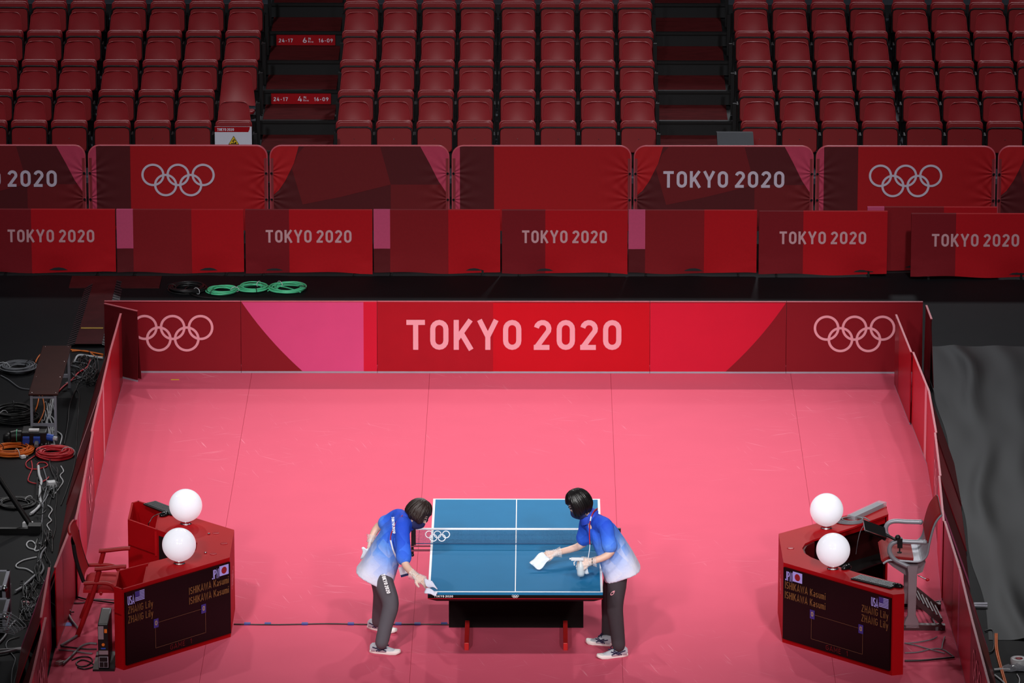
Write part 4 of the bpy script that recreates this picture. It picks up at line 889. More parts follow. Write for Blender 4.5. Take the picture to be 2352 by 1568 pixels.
def person(name_label, J, facing, lat, shirt, pants, hairm, hair_len, Hf, Hu):
    t = thing('person', name_label, 'person', (J['pelvis'].x, J['pelvis'].y, 0)); inv = -Vector(t.location)
    def fin(mb, name, m):
        mb.v = [tuple(Vector(v)+inv) for v in mb.v]; return mb.build(name, m, t)
    lat = Vector(lat)
    # --- body (one continuous surface)
    b = MB(); hc = J['head']; Hf = Vector(Hf).normalized(); Hu = Vector(Hu); Hu = (Hu-Hf*Hu.dot(Hf)).normalized(); Hl = Hu.cross(Hf)
    HP = lambda f, u, l: hc+Hf*f+Hu*u+Hl*l
    ring = []
    for u, wf, wb, wl in ((-.125, .030, .012, .022), (-.118, .062, .02, .036), (-.095, .078, .045, .052), (-.06, .085, .066, .062), (-.02, .088, .084, .070), (.02, .088, .094, .074), (.06, .082, .094, .072), (.09, .066, .078, .060), (.115, .038, .046, .036), (.124, .01, .012, .01)):
        ring.append([HP((wf if math.cos(a) > 0 else wb)*math.cos(a), u, wl*math.sin(a)) for a in [2*PI*k/18 for k in range(18)]])
    b.loft(ring)
    b.loft([[HP(.078+f, u, w_*s) for s in (-1, -.4, .4, 1)][:4] for u, f, w_ in ((.012, .006, .006), (-.015, .020, .010), (-.036, .027, .016), (-.044, .012, .012))])
    for s in (-1, 1): b.ball(HP(-.012, -.01, s*.073), .018, .018, .026, 10, 8)
    limb(b, [J['neck']-(hc-J['neck'])*.3, J['neck']+(hc-J['neck'])*.35, HP(-.02, -.075, 0)], [.058, .048, .05])
    trunk(b, [(J['pelvis']-(J['chest']-J['pelvis'])*.15, .12, .085), (J['pelvis'], .15, .10), (J['pelvis'].lerp(J['chest'], .5), .125, .09), (J['chest'], .15, .10), (J['chest'].lerp(J['neck'], .7), .13, .07), (J['neck'], .06, .055)], lat)
    for s in 'RL':
        limb(b, [J['sh'+s], J['el'+s], J['wr'+s]], [.048, .037, .026])
        limb(b, [J['hip'+s], J['kn'+s], J['an'+s]], [.078, .05, .036])
        hand(b, J['wr'+s], J['hd'+s], J['hn'+s], J['hs'+s], J['hcurl'+s])
    body = fuse(fin(b, 'body', 'skin'), .0075, 3, .4)
    # --- gloves
    for s in 'RL':
        g = MB(); hand(g, J['wr'+s], J['hd'+s], J['hn'+s], J['hs'+s], J['hcurl'+s]*.9, 1.22)
        d = Vector(J['hd'+s]).normalized(); w_ = J['wr'+s]
        g.loft([[w_+d*o+(d.orthogonal().normalized()*math.cos(2*PI*k/14)+d.cross(d.orthogonal().normalized())*math.sin(2*PI*k/14))*r*(1+.12*math.sin(k*3+o*90)) for k in range(14)] for o, r in ((.02, .034), (-.01, .036), (-.035, .043), (-.05, .048))], cap=False)
        fin(g, 'plastic_glove', 'glove_film')
    # --- trousers
    p = MB(); up = (J['chest']-J['pelvis']).normalized()
    trunk(p, [(J['pelvis']-up*.07, .13, .10), (J['pelvis']-up*.02, .155, .112), (J['pelvis']+up*.05, .14, .105), (J['pelvis']+up*.1, .12, .085)], lat)
    for s in 'RL':
        h, k, a = J['hip'+s], J['kn'+s], J['an'+s]
        limb(p, [h.lerp(k, .1), h.lerp(k, .5), k, k.lerp(a, .5), a+(a-k)*.02], [.092, .088, .076, .066, .060], 16)
    fuse(fin(p, 'trousers', pants), .011, 4)
    # --- shirt
    sh = MB(); trunk(sh, J['shirt'], lat, 28, .68)
    for s in 'RL':
        a, e = J['sh'+s], J['el'+s]; c = J['chest'].lerp(J['neck'], .72)
        limb(sh, [c.lerp(a, .5), a, a.lerp(e, .4), a.lerp(e, J['slv'+s])], [.08, .072, .066, .072], 16)
    fuse(fin(sh, 'polo_shirt', shirt), .010, 4)
    co = MB(); nk = J['neck']+(hc-J['neck'])*.18; ax = (hc-J['neck']).normalized(); l2 = (lat-ax*lat.dot(ax)).normalized(); f2 = ax.cross(l2)
    for rr, o in ((0, 0),):
        co.loft([[nk+ax*z+(l2*math.cos(q)*1.1+f2*math.sin(q))*r for q in [2*PI*k/20 for k in range(20)]] for z, r in ((-.03, .088), (0, .072), (.022, .064), (.024, .070), (.0, .082), (-.035, .098))], cap=False)
    fin(co, 'collar', shirt+'_collar')
    # --- hair: a cap under many hanging locks
    h = MB(); rnd = random.Random(5); dn = (Vector((0, 0, -1))*.55-Hu*.45).normalized()
    def scalp(th, a, g=1.0):
        x, y, z = math.sin(th)*math.cos(a), math.sin(th)*math.sin(a), math.cos(th)
        return HP((.100 if x > 0 else .106)*x*g-.006, .126*z*g+.004, .088*y*g)
    nu = 30
    h.loft([[scalp(th, 2*PI*k/nu, .97) for k in range(nu)] for th in (.03, .3, .6, .9, 1.12)], cap=True)
    for j in range(190):
        a = 2*PI*((j*.381966) % 1); fr = abs((a+PI) % (2*PI)-PI)          # 0 at the face, pi at the back
        open_ = fr < .80
        th1 = rnd.uniform(1.02, 1.22) if open_ else rnd.uniform(1.55, 1.75)
        g = 1+rnd.uniform(-.01, .06); tw = rnd.uniform(-.35, .35)*(1.0 if hair_len < .05 else .5); t0 = rnd.uniform(.05, .35)
        pts = [scalp(t0+(th1-t0)*k/5, a+tw*k/5, g+.012*math.sin(k)) for k in range(6)]
        n_ = 2 if open_ else 4; ln = (.012 if open_ else hair_len*rnd.uniform(.75, 1.1))
        out = (pts[-1]-hc); out = (out-Hu*out.dot(Hu)).normalized()
        for k in range(n_): pts.append(pts[-1]+dn*ln/n_+out*(.004-.006*k)*(1 if hair_len < .05 else .6))
        N_ = len(pts); h.tube(pts, [.006+.009*math.sin(PI*min(1, (k+.6)/N_))**.6 if k < N_-1 else .002 for k in range(N_)], 5)
    ho = fin(h, 'hair', hairm)
    # --- mask, eyes
    m2 = MB(); m2.grid(lambda p_, q: HP(.094+.018*math.sin(PI*p_)*math.sin(PI*q*.9+.2)-.09*(2*p_-1)**2*.95-.022*max(0, q-.6)/.4*0-.03*(1-q)*(1-q), -.118+.092*q-.012*abs(2*p_-1), .074*(2*p_-1)), 12, 8); mo = fin(m2, 'face_mask', 'mask_navy'); so = mo.modifiers.new('thick', 'SOLIDIFY'); so.thickness = .003
    for s in (-1, 1):
        m2 = MB(); m2.tube([HP(.05, -.05, s*.068), HP(.0, -.02, s*.078), HP(-.01, .0, s*.077)], .0025, 6); fin(m2, 'mask_loop', 'mask_navy')
        m2 = MB(); m2.ball(HP(.083, .005, s*.031), .010, .012, .007, 10, 8); fin(m2, 'eye', 'eye_dark')
        m2 = MB(); m2.tube([HP(.088, .028, s*.016), HP(.088, .033, s*.032), HP(.08, .028, s*.048)], .0035, 6); fin(m2, 'eyebrow', hairm)
    # --- shoes
    for s in 'RL':
        heel, toe = J['heel'+s], J['toe'+s]; d = (toe-heel); L = d.length; d.normalize(); l = Vector((0, 0, 1)).cross(d); z = .008
        out = [(-.01, .0), (.0, .026), (.2, .036), (.45, .036), (.7, .046), (.88, .042), (.97, .024), (1.0, .0)]
        oo = [(s_, w_) for s_, w_ in out]+[(s_, -w_) for s_, w_ in out[::-1][1:-1]]
        q = lambda s_, w_, zz: heel+d*(L*s_)+l*w_+Vector((0, 0, zz-heel.z))
        lift = lambda s_: z+.012*max(0, (s_-.8)/.2)**2
        m2 = MB(); m2.loft([[q(s_*k_+.5*(1-k_), w_*k_, lift(s_)+zz) for s_, w_ in oo] for zz, k_ in ((0, .96), (.008, 1.03), (.024, 1.02), (.032, .97))]); so = fin(m2, 'shoe', 'shoe_sole')
        m3 = MB(); secs = []
        for s_, hh, wd in ((-.005, .075, .022), (.06, .092, .032), (.2, .098, .037), (.36, .092, .039), (.52, .070, .041), (.7, .052, .043), (.86, .040, .037), (.97, .028, .016)):
            secs.append([q(s_, wd*math.cos(a), .03+lift(s_)-z+(hh-.022)*max(0, math.sin(a))**.7-.004) for a in [PI*k/10 for k in range(11)]])
        m3.loft(secs); up_ = fin(m3, 'shoe_upper', 'shoe_grey'); up_.parent = so
        m4 = MB()
        for y in (-1, 1):
            for (s0, z0_), (s1, z1_) in (((.22, .036), (.50, .078)), ((.30, .036), (.58, .072)), ((.24, .074), (.56, .040)), ((.1, .07), (.3, .055))):
                m4.bar(q(s0, y*.041, z0_), q(s1, y*.041, z1_), .009, .004, up=l)
        o4 = fin(m4, 'side_stripes', 'shoe_navy'); o4.parent = so
        m5 = MB()
        for k in range(4): s_ = .38+.075*k; zz = .098-.013*k*1.1-.004; m5.tube([q(s_, -.026, zz-.012), q(s_, 0, zz+.004), q(s_, .026, zz-.012)], .004, 6)
        m5.tube(smooth_path([q(.36, 0, .10), q(.40, .03, .11), q(.48, .045, .085), q(.42, .02, .1), q(.36, 0, .10), q(.41, -.03, .11), q(.5, -.045, .082)], 3), .004, 6); o5 = fin(m5, 'laces', 'shoe_navy'); o5.parent = so
    return t, fin, HP
AV = lambda x, y, Y: AT(x, y, Y)
# ---- left person
J = dict(pelvis=AV(866, 1290, -.5), chest=AV(912, 1219, -.52), neck=AV(939, 1193, -.53), head=AV(961, 1180, -.56),
  shR=AV(923, 1210, -.70), elR=AV(928, 1288, -.86), wrR=AV(955, 1323, -1.05), shL=AV(914, 1186, -.35), elL=AV(868, 1210, -.24), wrL=AV(852, 1241, -.3),
  hipR=AV(870, 1302, -.575), knR=AV(897, 1386, -.72), anR=AV(877, 1474, -.84), hipL=AV(868, 1292, -.425), knL=AV(876, 1360, -.33), anL=AV(869, 1425, -.17),
  toeR=G(920, 1502, .008), heelR=G(851, 1497, .008), toeL=G(911, 1454, .008), heelL=G(847, 1441, .008))
J.update(hdR=(.65, -.45, -.25), hnR=(.1, -.5, .8), hsR=1, hcurlR=.55, hdL=(-.15, -.3, -.7), hnL=(-.8, .2, .1), hsL=1, hcurlL=.4, slvR=.9, slvL=.62)
J['shirt'] = [(AV(858, 1328, -.5), .205, .178), (AV(867, 1311, -.5), .198, .166), (AV(876, 1291, -.5), .185, .156), (AV(890, 1261, -.51), .165, .138), (AV(908, 1226, -.52), .165, .125), (AV(923, 1206, -.525), .15, .095), (AV(936, 1194, -.53), .09, .075)]
shirt_mat('shirt_fade_one', AV(858, 1322, -.5)-Vector((J['pelvis'].x, J['pelvis'].y, 0)), AV(945, 1200, -.55)-Vector((J['pelvis'].x, J['pelvis'].y, 0)))
mat('shirt_fade_one_collar', (34, 72, 200), .75, noise=.05); mat('shirt_fade_two_collar', (36, 70, 196), .75, noise=.05)
P1, fin, HP = person('person in blue fading shirt and grey trousers bending over left table corner', J, 1, (0, 1, 0), 'shirt_fade_one', 'pants_grey', 'hair_brown', .045, (.80, -.30, -.52), (.5, 0, .85))
mb = MB(); mb.tube(smooth_path([AV(930, 1179, -.52), AV(912, 1198, -.70), AV(899, 1224, -.74), AV(897, 1240, -.76)], 4), .009, 6, sx=.4); fin(mb, 'lanyard', 'lanyard_red')
mb = MB(); mb.tube(smooth_path([AV(897, 1240, -.76), AV(902, 1260, -.76), AV(909, 1277, -.74), AV(918, 1296, -.7)], 4), .008, 6, sx=.4); fin(mb, 'lanyard_tail', 'cloth_white')
a = AV(927, 1312, -.72); mb = MB(); mb.obox(a, (.035, 0, .01), (0, .002, 0), (-.012, 0, .045)); fin(mb, 'name_badge', 'sign_white'); mb = MB(); mb.obox(a+Vector((.009, -.003, -.034)), (.034, 0, .01), (0, .001, 0), (-.003, 0, .010)); fin(mb, 'badge_strip', 'mask_navy')
mb = MB(); p0, p1 = AV(884, 1317, -.755), AV(897, 1361, -.80); d = (p1-p0); L = d.length; d.normalize(); sd = Vector((1, 0, .25)).normalized()
write(mb, 'TOKYO 2020', 0, L, 0, .034, lambda u, v: p0+d*u-sd*(v-.034)*-1, t=.1); fin(mb, 'trouser_lettering', 'white_line')
mb = MB(); p0, p1 = AV(899, 1186, -.71), AV(902, 1224, -.77); d = (p1-p0); L = d.length; d.normalize(); sd = Vector((1, 0, -.1)).normalized(); write(mb, 'TOKYO 2020', 0, L, 0, .024, lambda u, v: p0+d*u+sd*v, t=.1); fin(mb, 'shirt_lettering', 'white_line')
# cloth in the hand behind the back
mb = MB(); p = AV(838, 1270, -.4); mb.grid(lambda u, v: p+Vector((-.03+.06*u+.01*math.sin(v*5), .04*v, .05-.12*v+.01*math.sin(u*6))), 6, 6); o = tag(mb.build('folded_cloth', 'cloth_white'), 'small white cloth held behind the back of the left person', 'cloth'); o.modifiers.new('thick', 'SOLIDIFY').thickness = .006
# ---- right person
J = dict(pelvis=AV(1421, 1290, -.71), chest=AV(1381, 1220, -.71), neck=AV(1353, 1187, -.71), head=AV(1329, 1157, -.73),
  shL=AV(1391, 1209, -.89), elL=AV(1403, 1267, -.97), wrL=AV(1357, 1290, -1.02), shR=AV(1349, 1200, -.53), elR=AV(1338, 1249, -.47), wrR=AV(1276, 1270, -.62),
  hipL=AV(1420, 1300, -.785), knL=AV(1412, 1392, -.86), anL=AV(1421, 1480, -.90), hipR=AV(1416, 1290, -.63), knR=AV(1401, 1376, -.56), anR=AV(1397, 1457, -.51),
  toeL=G(1371, 1512, .008), heelL=G(1440, 1505, .008), toeR=G(1346, 1476, .008), heelR=G(1405, 1482, .008))
J.update(hdL=(-.95, .05, -.05), hnL=(.1, -.75, .6), hsL=-1, hcurlL=.75, hdR=(-.9, -.1, -.12), hnR=(.1, -.3, .9), hsR=-1, hcurlR=.5, slvL=.78, slvR=.72)
J['shirt'] = [(AV(1430, 1317, -.71), .2, .172), (AV(1425, 1303, -.71), .193, .163), (AV(1417, 1284, -.71), .18, .154), (AV(1403, 1255, -.71), .165, .138), (AV(1386, 1226, -.71), .16, .125), (AV(1368, 1205, -.71), .15, .095), (AV(1356, 1192, -.71), .09, .075)]
shirt_mat('shirt_fade_two', AV(1425, 1322, -.71)-Vector((J['pelvis'].x, J['pelvis'].y, 0)), AV(1335, 1200, -.71)-Vector((J['pelvis'].x, J['pelvis'].y, 0)))
P2, fin, HP = person('person in blue fading shirt and dark trousers holding spray bottle and cloth', J, -1, (0, -1, 0), 'shirt_fade_two', 'pants_dark', 'hair_black', .085, (-.84, -.22, -.42), (-.4, 0, .9))
mb = MB(); mb.tube(smooth_path([AV(1372, 1168, -.72), AV(1362, 1178, -.86), AV(1355, 1200, -.89), AV(1354, 1225, -.90), AV(1355, 1250, -.93)], 4), .010, 6, sx=.4); fin(mb, 'lanyard', 'lanyard_red')
mb = MB(); mb.tube([AV(1358, 1186, -.885), AV(1356, 1196, -.90)], .011, 6, sx=.4); fin(mb, 'lanyard_patch', 'cloth_white'); mb = MB(); mb.tube(smooth_path([AV(1355, 1250, -.93), AV(1354, 1262, -.93), AV(1351, 1282, -.94)], 4), .004, 6); fin(mb, 'lanyard_tail', 'cloth_white')
mb = MB(); R_ = .019; c = AV(1407, 1362, -.965)   # swirl print on the thigh
ribbon(mb, [(R_*1.25*(1-.55*k/26)*math.cos(.35+k*.36), R_*.8*(1-.5*k/26)*math.sin(.35+k*.36)) for k in range(22)], False, .0034, lambda u, v: c+Vector((u*.85, 0, v+u*.55))); fin(mb, 'trouser_print', 'rose')
mb = MB(); c = J['wrL']; mb.tube([c+Vector((.012, 0, 0))+Vector((0, math.cos(q), math.sin(q)))*.034 for q in [2*PI*i/18 for i in range(18)]], .004, 6, closed=True); fin(mb, 'bracelet', 'black_plastic')
# ---- things in hand
t = thing('spray_bottle', 'white trigger spray bottle in the right person near hand', 'bottle', AV(1334, 1303, -1.03))
MB().lathe([(0, -.075), (.03, -.075), (.034, -.05), (.034, .0), (.026, .03), (.014, .045), (.014, .06), (0, .06)], n=18).build('body', 'bottle_white', t)
mb = MB(); mb.box(-.085, .025, -.013, .013, .065, .09); mb.cyl((-.085, 0, .08), (-.10, 0, .08), .009, n=10); mb.build('spray_head', 'white_plastic', t, bev=.004); mb = MB(); mb.tube([(-.045, 0, .065), (-.06, 0, .045), (-.055, 0, .02)], .006, 6); mb.build('trigger', 'white_plastic', t)
def cloth(name, label, pts, m, n=10, amp=.006):
    P = [Vector(p) for p in pts]; mb = MB()
    mb.grid(lambda u, v: (P[0]*(1-u)*(1-v)+P[1]*u*(1-v)+P[2]*u*v+P[3]*(1-u)*v)+Vector((0, amp*2*math.sin(u*9+v*4), amp*math.sin(v*8+u*5))), n, n)
    o = tag(mb.build(name, m), label, 'cloth'); s = o.modifiers.new('thick', 'SOLIDIFY'); s.thickness = .005; return o
cloth('wiping_cloth', 'pale blue white wiping cloth held over the table by right person', [AV(1243, 1268, -.66), AV(1264, 1283, -.70), AV(1239, 1309, -.80), AV(1216, 1293, -.74)], 'cloth_white')
cloth('wiping_cloth', 'white cloth bunched under the spray bottle', [AV(1322, 1300, -1.02), AV(1348, 1302, -1.02), AV(1353, 1316, -1.0), AV(1326, 1312, -1.0)], 'cloth_white', amp=.008)
a = [AV(974, 1334, -1.20), AV(993, 1340, -1.25), AV(1004, 1357, -1.395), AV(1003, 1366, -1.405), AV(976, 1362, -1.39), AV(978, 1350, -1.3)]
mb = MB(); top = [a[0], a[1], a[2], a[5]]
mb.grid(lambda u, v: (a[0]*(1-u)*(1-v)+a[1]*u*(1-v)+a[2]*u*v+a[5]*(1-u)*v)+Vector((0, 0, .018+.008*math.sin(u*7)*math.sin(v*5))), 8, 8)
mb.grid(lambda u, v: (a[5]*(1-u)*(1-v)+a[2]*u*(1-v)+a[3]*u*v+a[4]*(1-u)*v)+Vector((.004*math.sin(v*6), -.012-.008*math.sin(u*8), .006*math.sin(u*6))), 8, 6)
o = tag(mb.build('wiping_cloth', 'cloth_lilac'), 'white cloth wrapped over the near left corner of table', 'cloth'); o.modifiers.new('thick', 'SOLIDIFY').thickness = .008
# ================================================================ cables and equipment around the court
def coil(px, py, R, label, m, turns=9, h=.07, wid=.06, r=.006, group='cable coils on the floor', tail=None, ties=2, seed=1):
    c = G(px, py, 0); t = thing('cable_coil', label, 'cable coil', (c.x, c.y, 0), 0, group); rd = random.Random(seed); mb = MB()
    for k in range(turns):
        rr = R-wid*rd.random(); ph = rd.random()*6.28; z = r+.001+(h-2*r)*rd.random()*(1-abs(rr-(R-wid/2))/wid*.9); ex, ey = rd.uniform(-.02, .02), rd.uniform(-.02, .02); tl = rd.uniform(-.012, .012)
        mb.tube([(ex+rr*math.cos(a)*(1+.03*math.sin(2*a+ph)), ey+rr*math.sin(a)*(1+.03*math.cos(3*a+ph)), max(r, z+tl*math.cos(a+ph))) for a in [2*PI*i/30 for i in range(30)]], r, 6, closed=True)
    tag(mb.build('cable_turns', m, t), kind='stuff')
    for k in range(ties):
        a = 1.0+2.4*k+seed; mb = MB(); p = Vector(((R-wid/2)*math.cos(a), (R-wid/2)*math.sin(a), h/2)); u = Vector((math.cos(a), math.sin(a), 0))
        mb.tube([p+u*math.cos(q)*(wid*.75)+Vector((0, 0, max(-h/2+.003, math.sin(q)*h*.62))) for q in [2*PI*i/12 for i in range(12)]], .004, 6, closed=True); mb.build('tie', 'cable_white' if k % 2 else 'black_plastic', t)
    if tail:
        mb = MB(); mb.tube([p-Vector((c.x, c.y, 0)) for p in smooth_path([G(x, y, r+.004) for x, y in tail], 5)], r, 6); mb.build('tail', m, t)
    return t
coil(430, 667, .21, 'black coil of cable with a grey lead behind the court', 'cable_black', 12, .06, .07, .008, seed=2, tail=[(440, 655), (425, 665), (450, 680), (490, 685), (505, 688)])
coil(510, 671, .17, 'green cable coil beside the black one', 'cable_green', 11, .05, .06, .007, seed=3); coil(580, 664, .17, 'green cable coil, middle of the three', 'cable_green', 11, .05, .06, .007, seed=4)
coil(660, 665, .20, 'green cable coil furthest right with loose ends', 'cable_green', 11, .05, .07, .007, seed=5, tail=[(615, 668), (640, 658), (665, 662), (690, 671)])
coil(42, 851, .20, 'grey cable coil left of the bench top', 'cable_grey', 16, .08, .09, .006, seed=6, tail=[(2, 862), (20, 872), (45, 890), (68, 894)])
coil(34, 962, .24, 'thick black cable coil left of the bench legs', 'cable_black', 20, .12, .11, .008, seed=7)
coil(28, 1038, .21, 'orange cable coil beside the power box', 'cable_orange', 15, .07, .09, .007, seed=8)
coil(124, 1045, .19, 'red cable coil in front of the power box', 'cable_red', 22, .08, .09, .007, seed=9)
coil(36, 1158, .2, 'flat black cable coil below the tripod leg', 'cable_black', 9, .04, .06, .007, seed=10)

# ---- rubber cable ramp and plate
t = thing('cable_ramp', 'dark brown rubber cable ramp running behind the left barrier', 'cable ramp')
a, b, c_, d_ = G(196, 660), G(152, 797), G(252, 797), G(284, 648)
L = lambda p, q, k: p+(q-p)*k
mb = MB(); mb.add([L(a, d_, .2)+Vector((0, 0, .035)), L(b, c_, .2)+Vector((0, 0, .035)), L(b, c_, .82)+Vector((0, 0, .035)), L(a, d_, .82)+Vector((0, 0, .035))], [(0, 1, 2, 3)]); mb.build('lid', 'ramp_brown', t)
for k0, k1 in ((0, .2), (1, .82)):
    for i in range(26):
        f0, f1 = i/26, (i+.62)/26; mb = MB(); P = [L(L(a, b, f), L(d_, c_, f), k) for f, k in ((f0, k0), (f1, k0), (f1, k1), (f0, k1))]
        mb.add([P[0]+Vector((0, 0, .004)), P[1]+Vector((0, 0, .004)), P[2]+Vector((0, 0, .036)), P[3]+Vector((0, 0, .036))], [(0, 1, 2, 3)]); mb.build('tread_rib', 'ramp_edge', t)
    mb = MB(); mb.add([L(a, d_, k0)+Vector((0, 0, .001)), L(b, c_, k0)+Vector((0, 0, .001)), L(b, c_, k1)+Vector((0, 0, .03)), L(a, d_, k1)+Vector((0, 0, .03))], [(0, 1, 2, 3)]); mb.build('side_slope', 'black_metal', t)
mb = MB(); p, q = G(186, 753, .037), G(237, 753, .037); mb.box(p.x, q.x, p.y-.02, p.y+.02, .036, .038); mb.build('tape_line', 'yellow_tape', t)
p, q = G(158, 662), G(372, 636); tag(MB().box(p.x, q.x, p.y, q.y, 0, .012).build('floor_plate', 'ramp_brown'), 'flat dark brown plate under the fabric barriers, back left', 'plate')

# ---- bench
t = thing('step_bench', 'brown topped bench on aluminium legs outside the left barrier', 'bench'); zb = .45
x0, x1, y0, y1 = -4.85, -4.555, 5.835, 7.61
MB().prism([(x0, y0), (x1, y0), (x1, y1), (x0, y1)], zb-.018, zb).build('top', 'bench_brown', t, bev=.008)
for yy in (y0+.03, y1-.03):
    s = -1 if yy < 6.5 else 1
    for xx in (x0+.03, x1-.03): mb = MB(); mb.bar((xx, yy, zb-.018), (xx, yy+s*.03, 0), .035, .025, up=(1, 0, 0)); mb.build('leg', 'aluminium', t)
    mb = MB(); mb.bar((x0+.03, yy+s*.02, .13), (x1-.03, yy+s*.02, .13), .02, .035); mb.build('crossbar', 'aluminium', t); mb = MB(); mb.bar((x0+.03, yy, zb-.04), (x1-.03, yy, zb-.04), .02, .02); mb.build('crossbar', 'aluminium', t)
for i in range(4):
    for xx in (x0+.03, x1-.03): MB().lathe([(0, 0), (.008, 0), (.006, .003), (0, .003)], (xx, y0+.05+i*.558, zb), 8).build('screw', 'chrome', t)

# ---- power distribution box
p = G(78, 1030); t = thing('power_box', 'black power box with blue sockets under the bench end', 'power box', (p.x, p.y, 0))
mb = MB(); mb.box(-.125, .125, 0, .22, .0, .17); mb.build('case', 'black_plastic', t, bev=.012)
mb = MB(); mb.box(-.05, .05, .02, .08, .17, .185); mb.build('label_plate', 'white_plastic', t)
for x in (-.075, .03):
    mb = MB(); mb.cyl((x, 0, .085), (x, -.03, .08), .035, n=16); mb.build('socket', 'blue_plastic', t); mb = MB(); mb.box(x-.03, x+.035, -.045, -.015, .11, .13); mb.build('socket_lid', 'blue_plastic', t)
mb = MB(); mb.cyl((.03, -.03, .075), (.03, -.08, .05), .022, n=12); mb.build('plug', 'cable_grey', t)
mb = MB(); mb.cyl((.125, .04, .11), (.19, .03, .10), .034, n=14); mb.build('socket', 'blue_plastic', t); mb = MB(); mb.cyl((.19, .03, .10), (.23, .02, .095), .022, n=12); mb.build('plug', 'bottle_white', t)
mb = MB(); mb.cyl((-.125, .08, .11), (-.17, .08, .11), .055, n=18); mb.cyl((-.17, .08, .11), (-.235, .06, .11), .062, .05, n=18); mb.build('round_connector', 'black_plastic', t); mb = MB(); mb.cyl((-.168, .08, .11), (-.174, .08, .11), .064, n=18); mb.build('green_ring', 'cable_green', t)
p = G(24, 1018); tag(MB().lathe([(0, 0), (.06, 0), (.075, .03), (.07, .09), (.03, .11), (0, .11)], n=14).build('cable_connector', 'black_plastic', None, (p.x, p.y, 0)), 'big black cable connector at left edge by orange coil', 'connector')

# ---- small white boxes and plugs
def small_box(px, py, w_, d, h, label, m='white_plastic', rz=.3, cat='adapter'):
    p = G(px, py); t = thing('adapter_box', label, cat, (p.x, p.y, 0), rz); MB().box(-w_/2, w_/2, -d/2, d/2, 0, h).build('case', m, t, bev=.005); mb = MB(); mb.cyl((w_/2, 0, h/2), (w_/2+.03, .0, h/2), .008, n=8); mb.build('lead', 'cable_grey', t)
small_box(120, 1116, .09, .08, .05, 'white adapter box among cables beside left barrier'); small_box(53, 1052, .05, .04, .03, 'small white label block on orange coil edge', rz=.6)
small_box(64, 1210, .09, .07, .05, 'white box at the foot of the tripod leg', rz=-.2); small_box(137, 1526, .07, .05, .035, 'white plug block beside the tower unit', rz=.9); small_box(155, 1412, .06, .05, .05, 'grey socket block by the left barrier base', 'cable_grey', .2)
small_box(2148, 1447, .07, .05, .04, 'grey power brick behind the umpire chair', 'cable_grey', -.4); small_box(60, 1388, .05, .05, .03, 'pinkish plug block at the lower left cables', 'rose', .4)

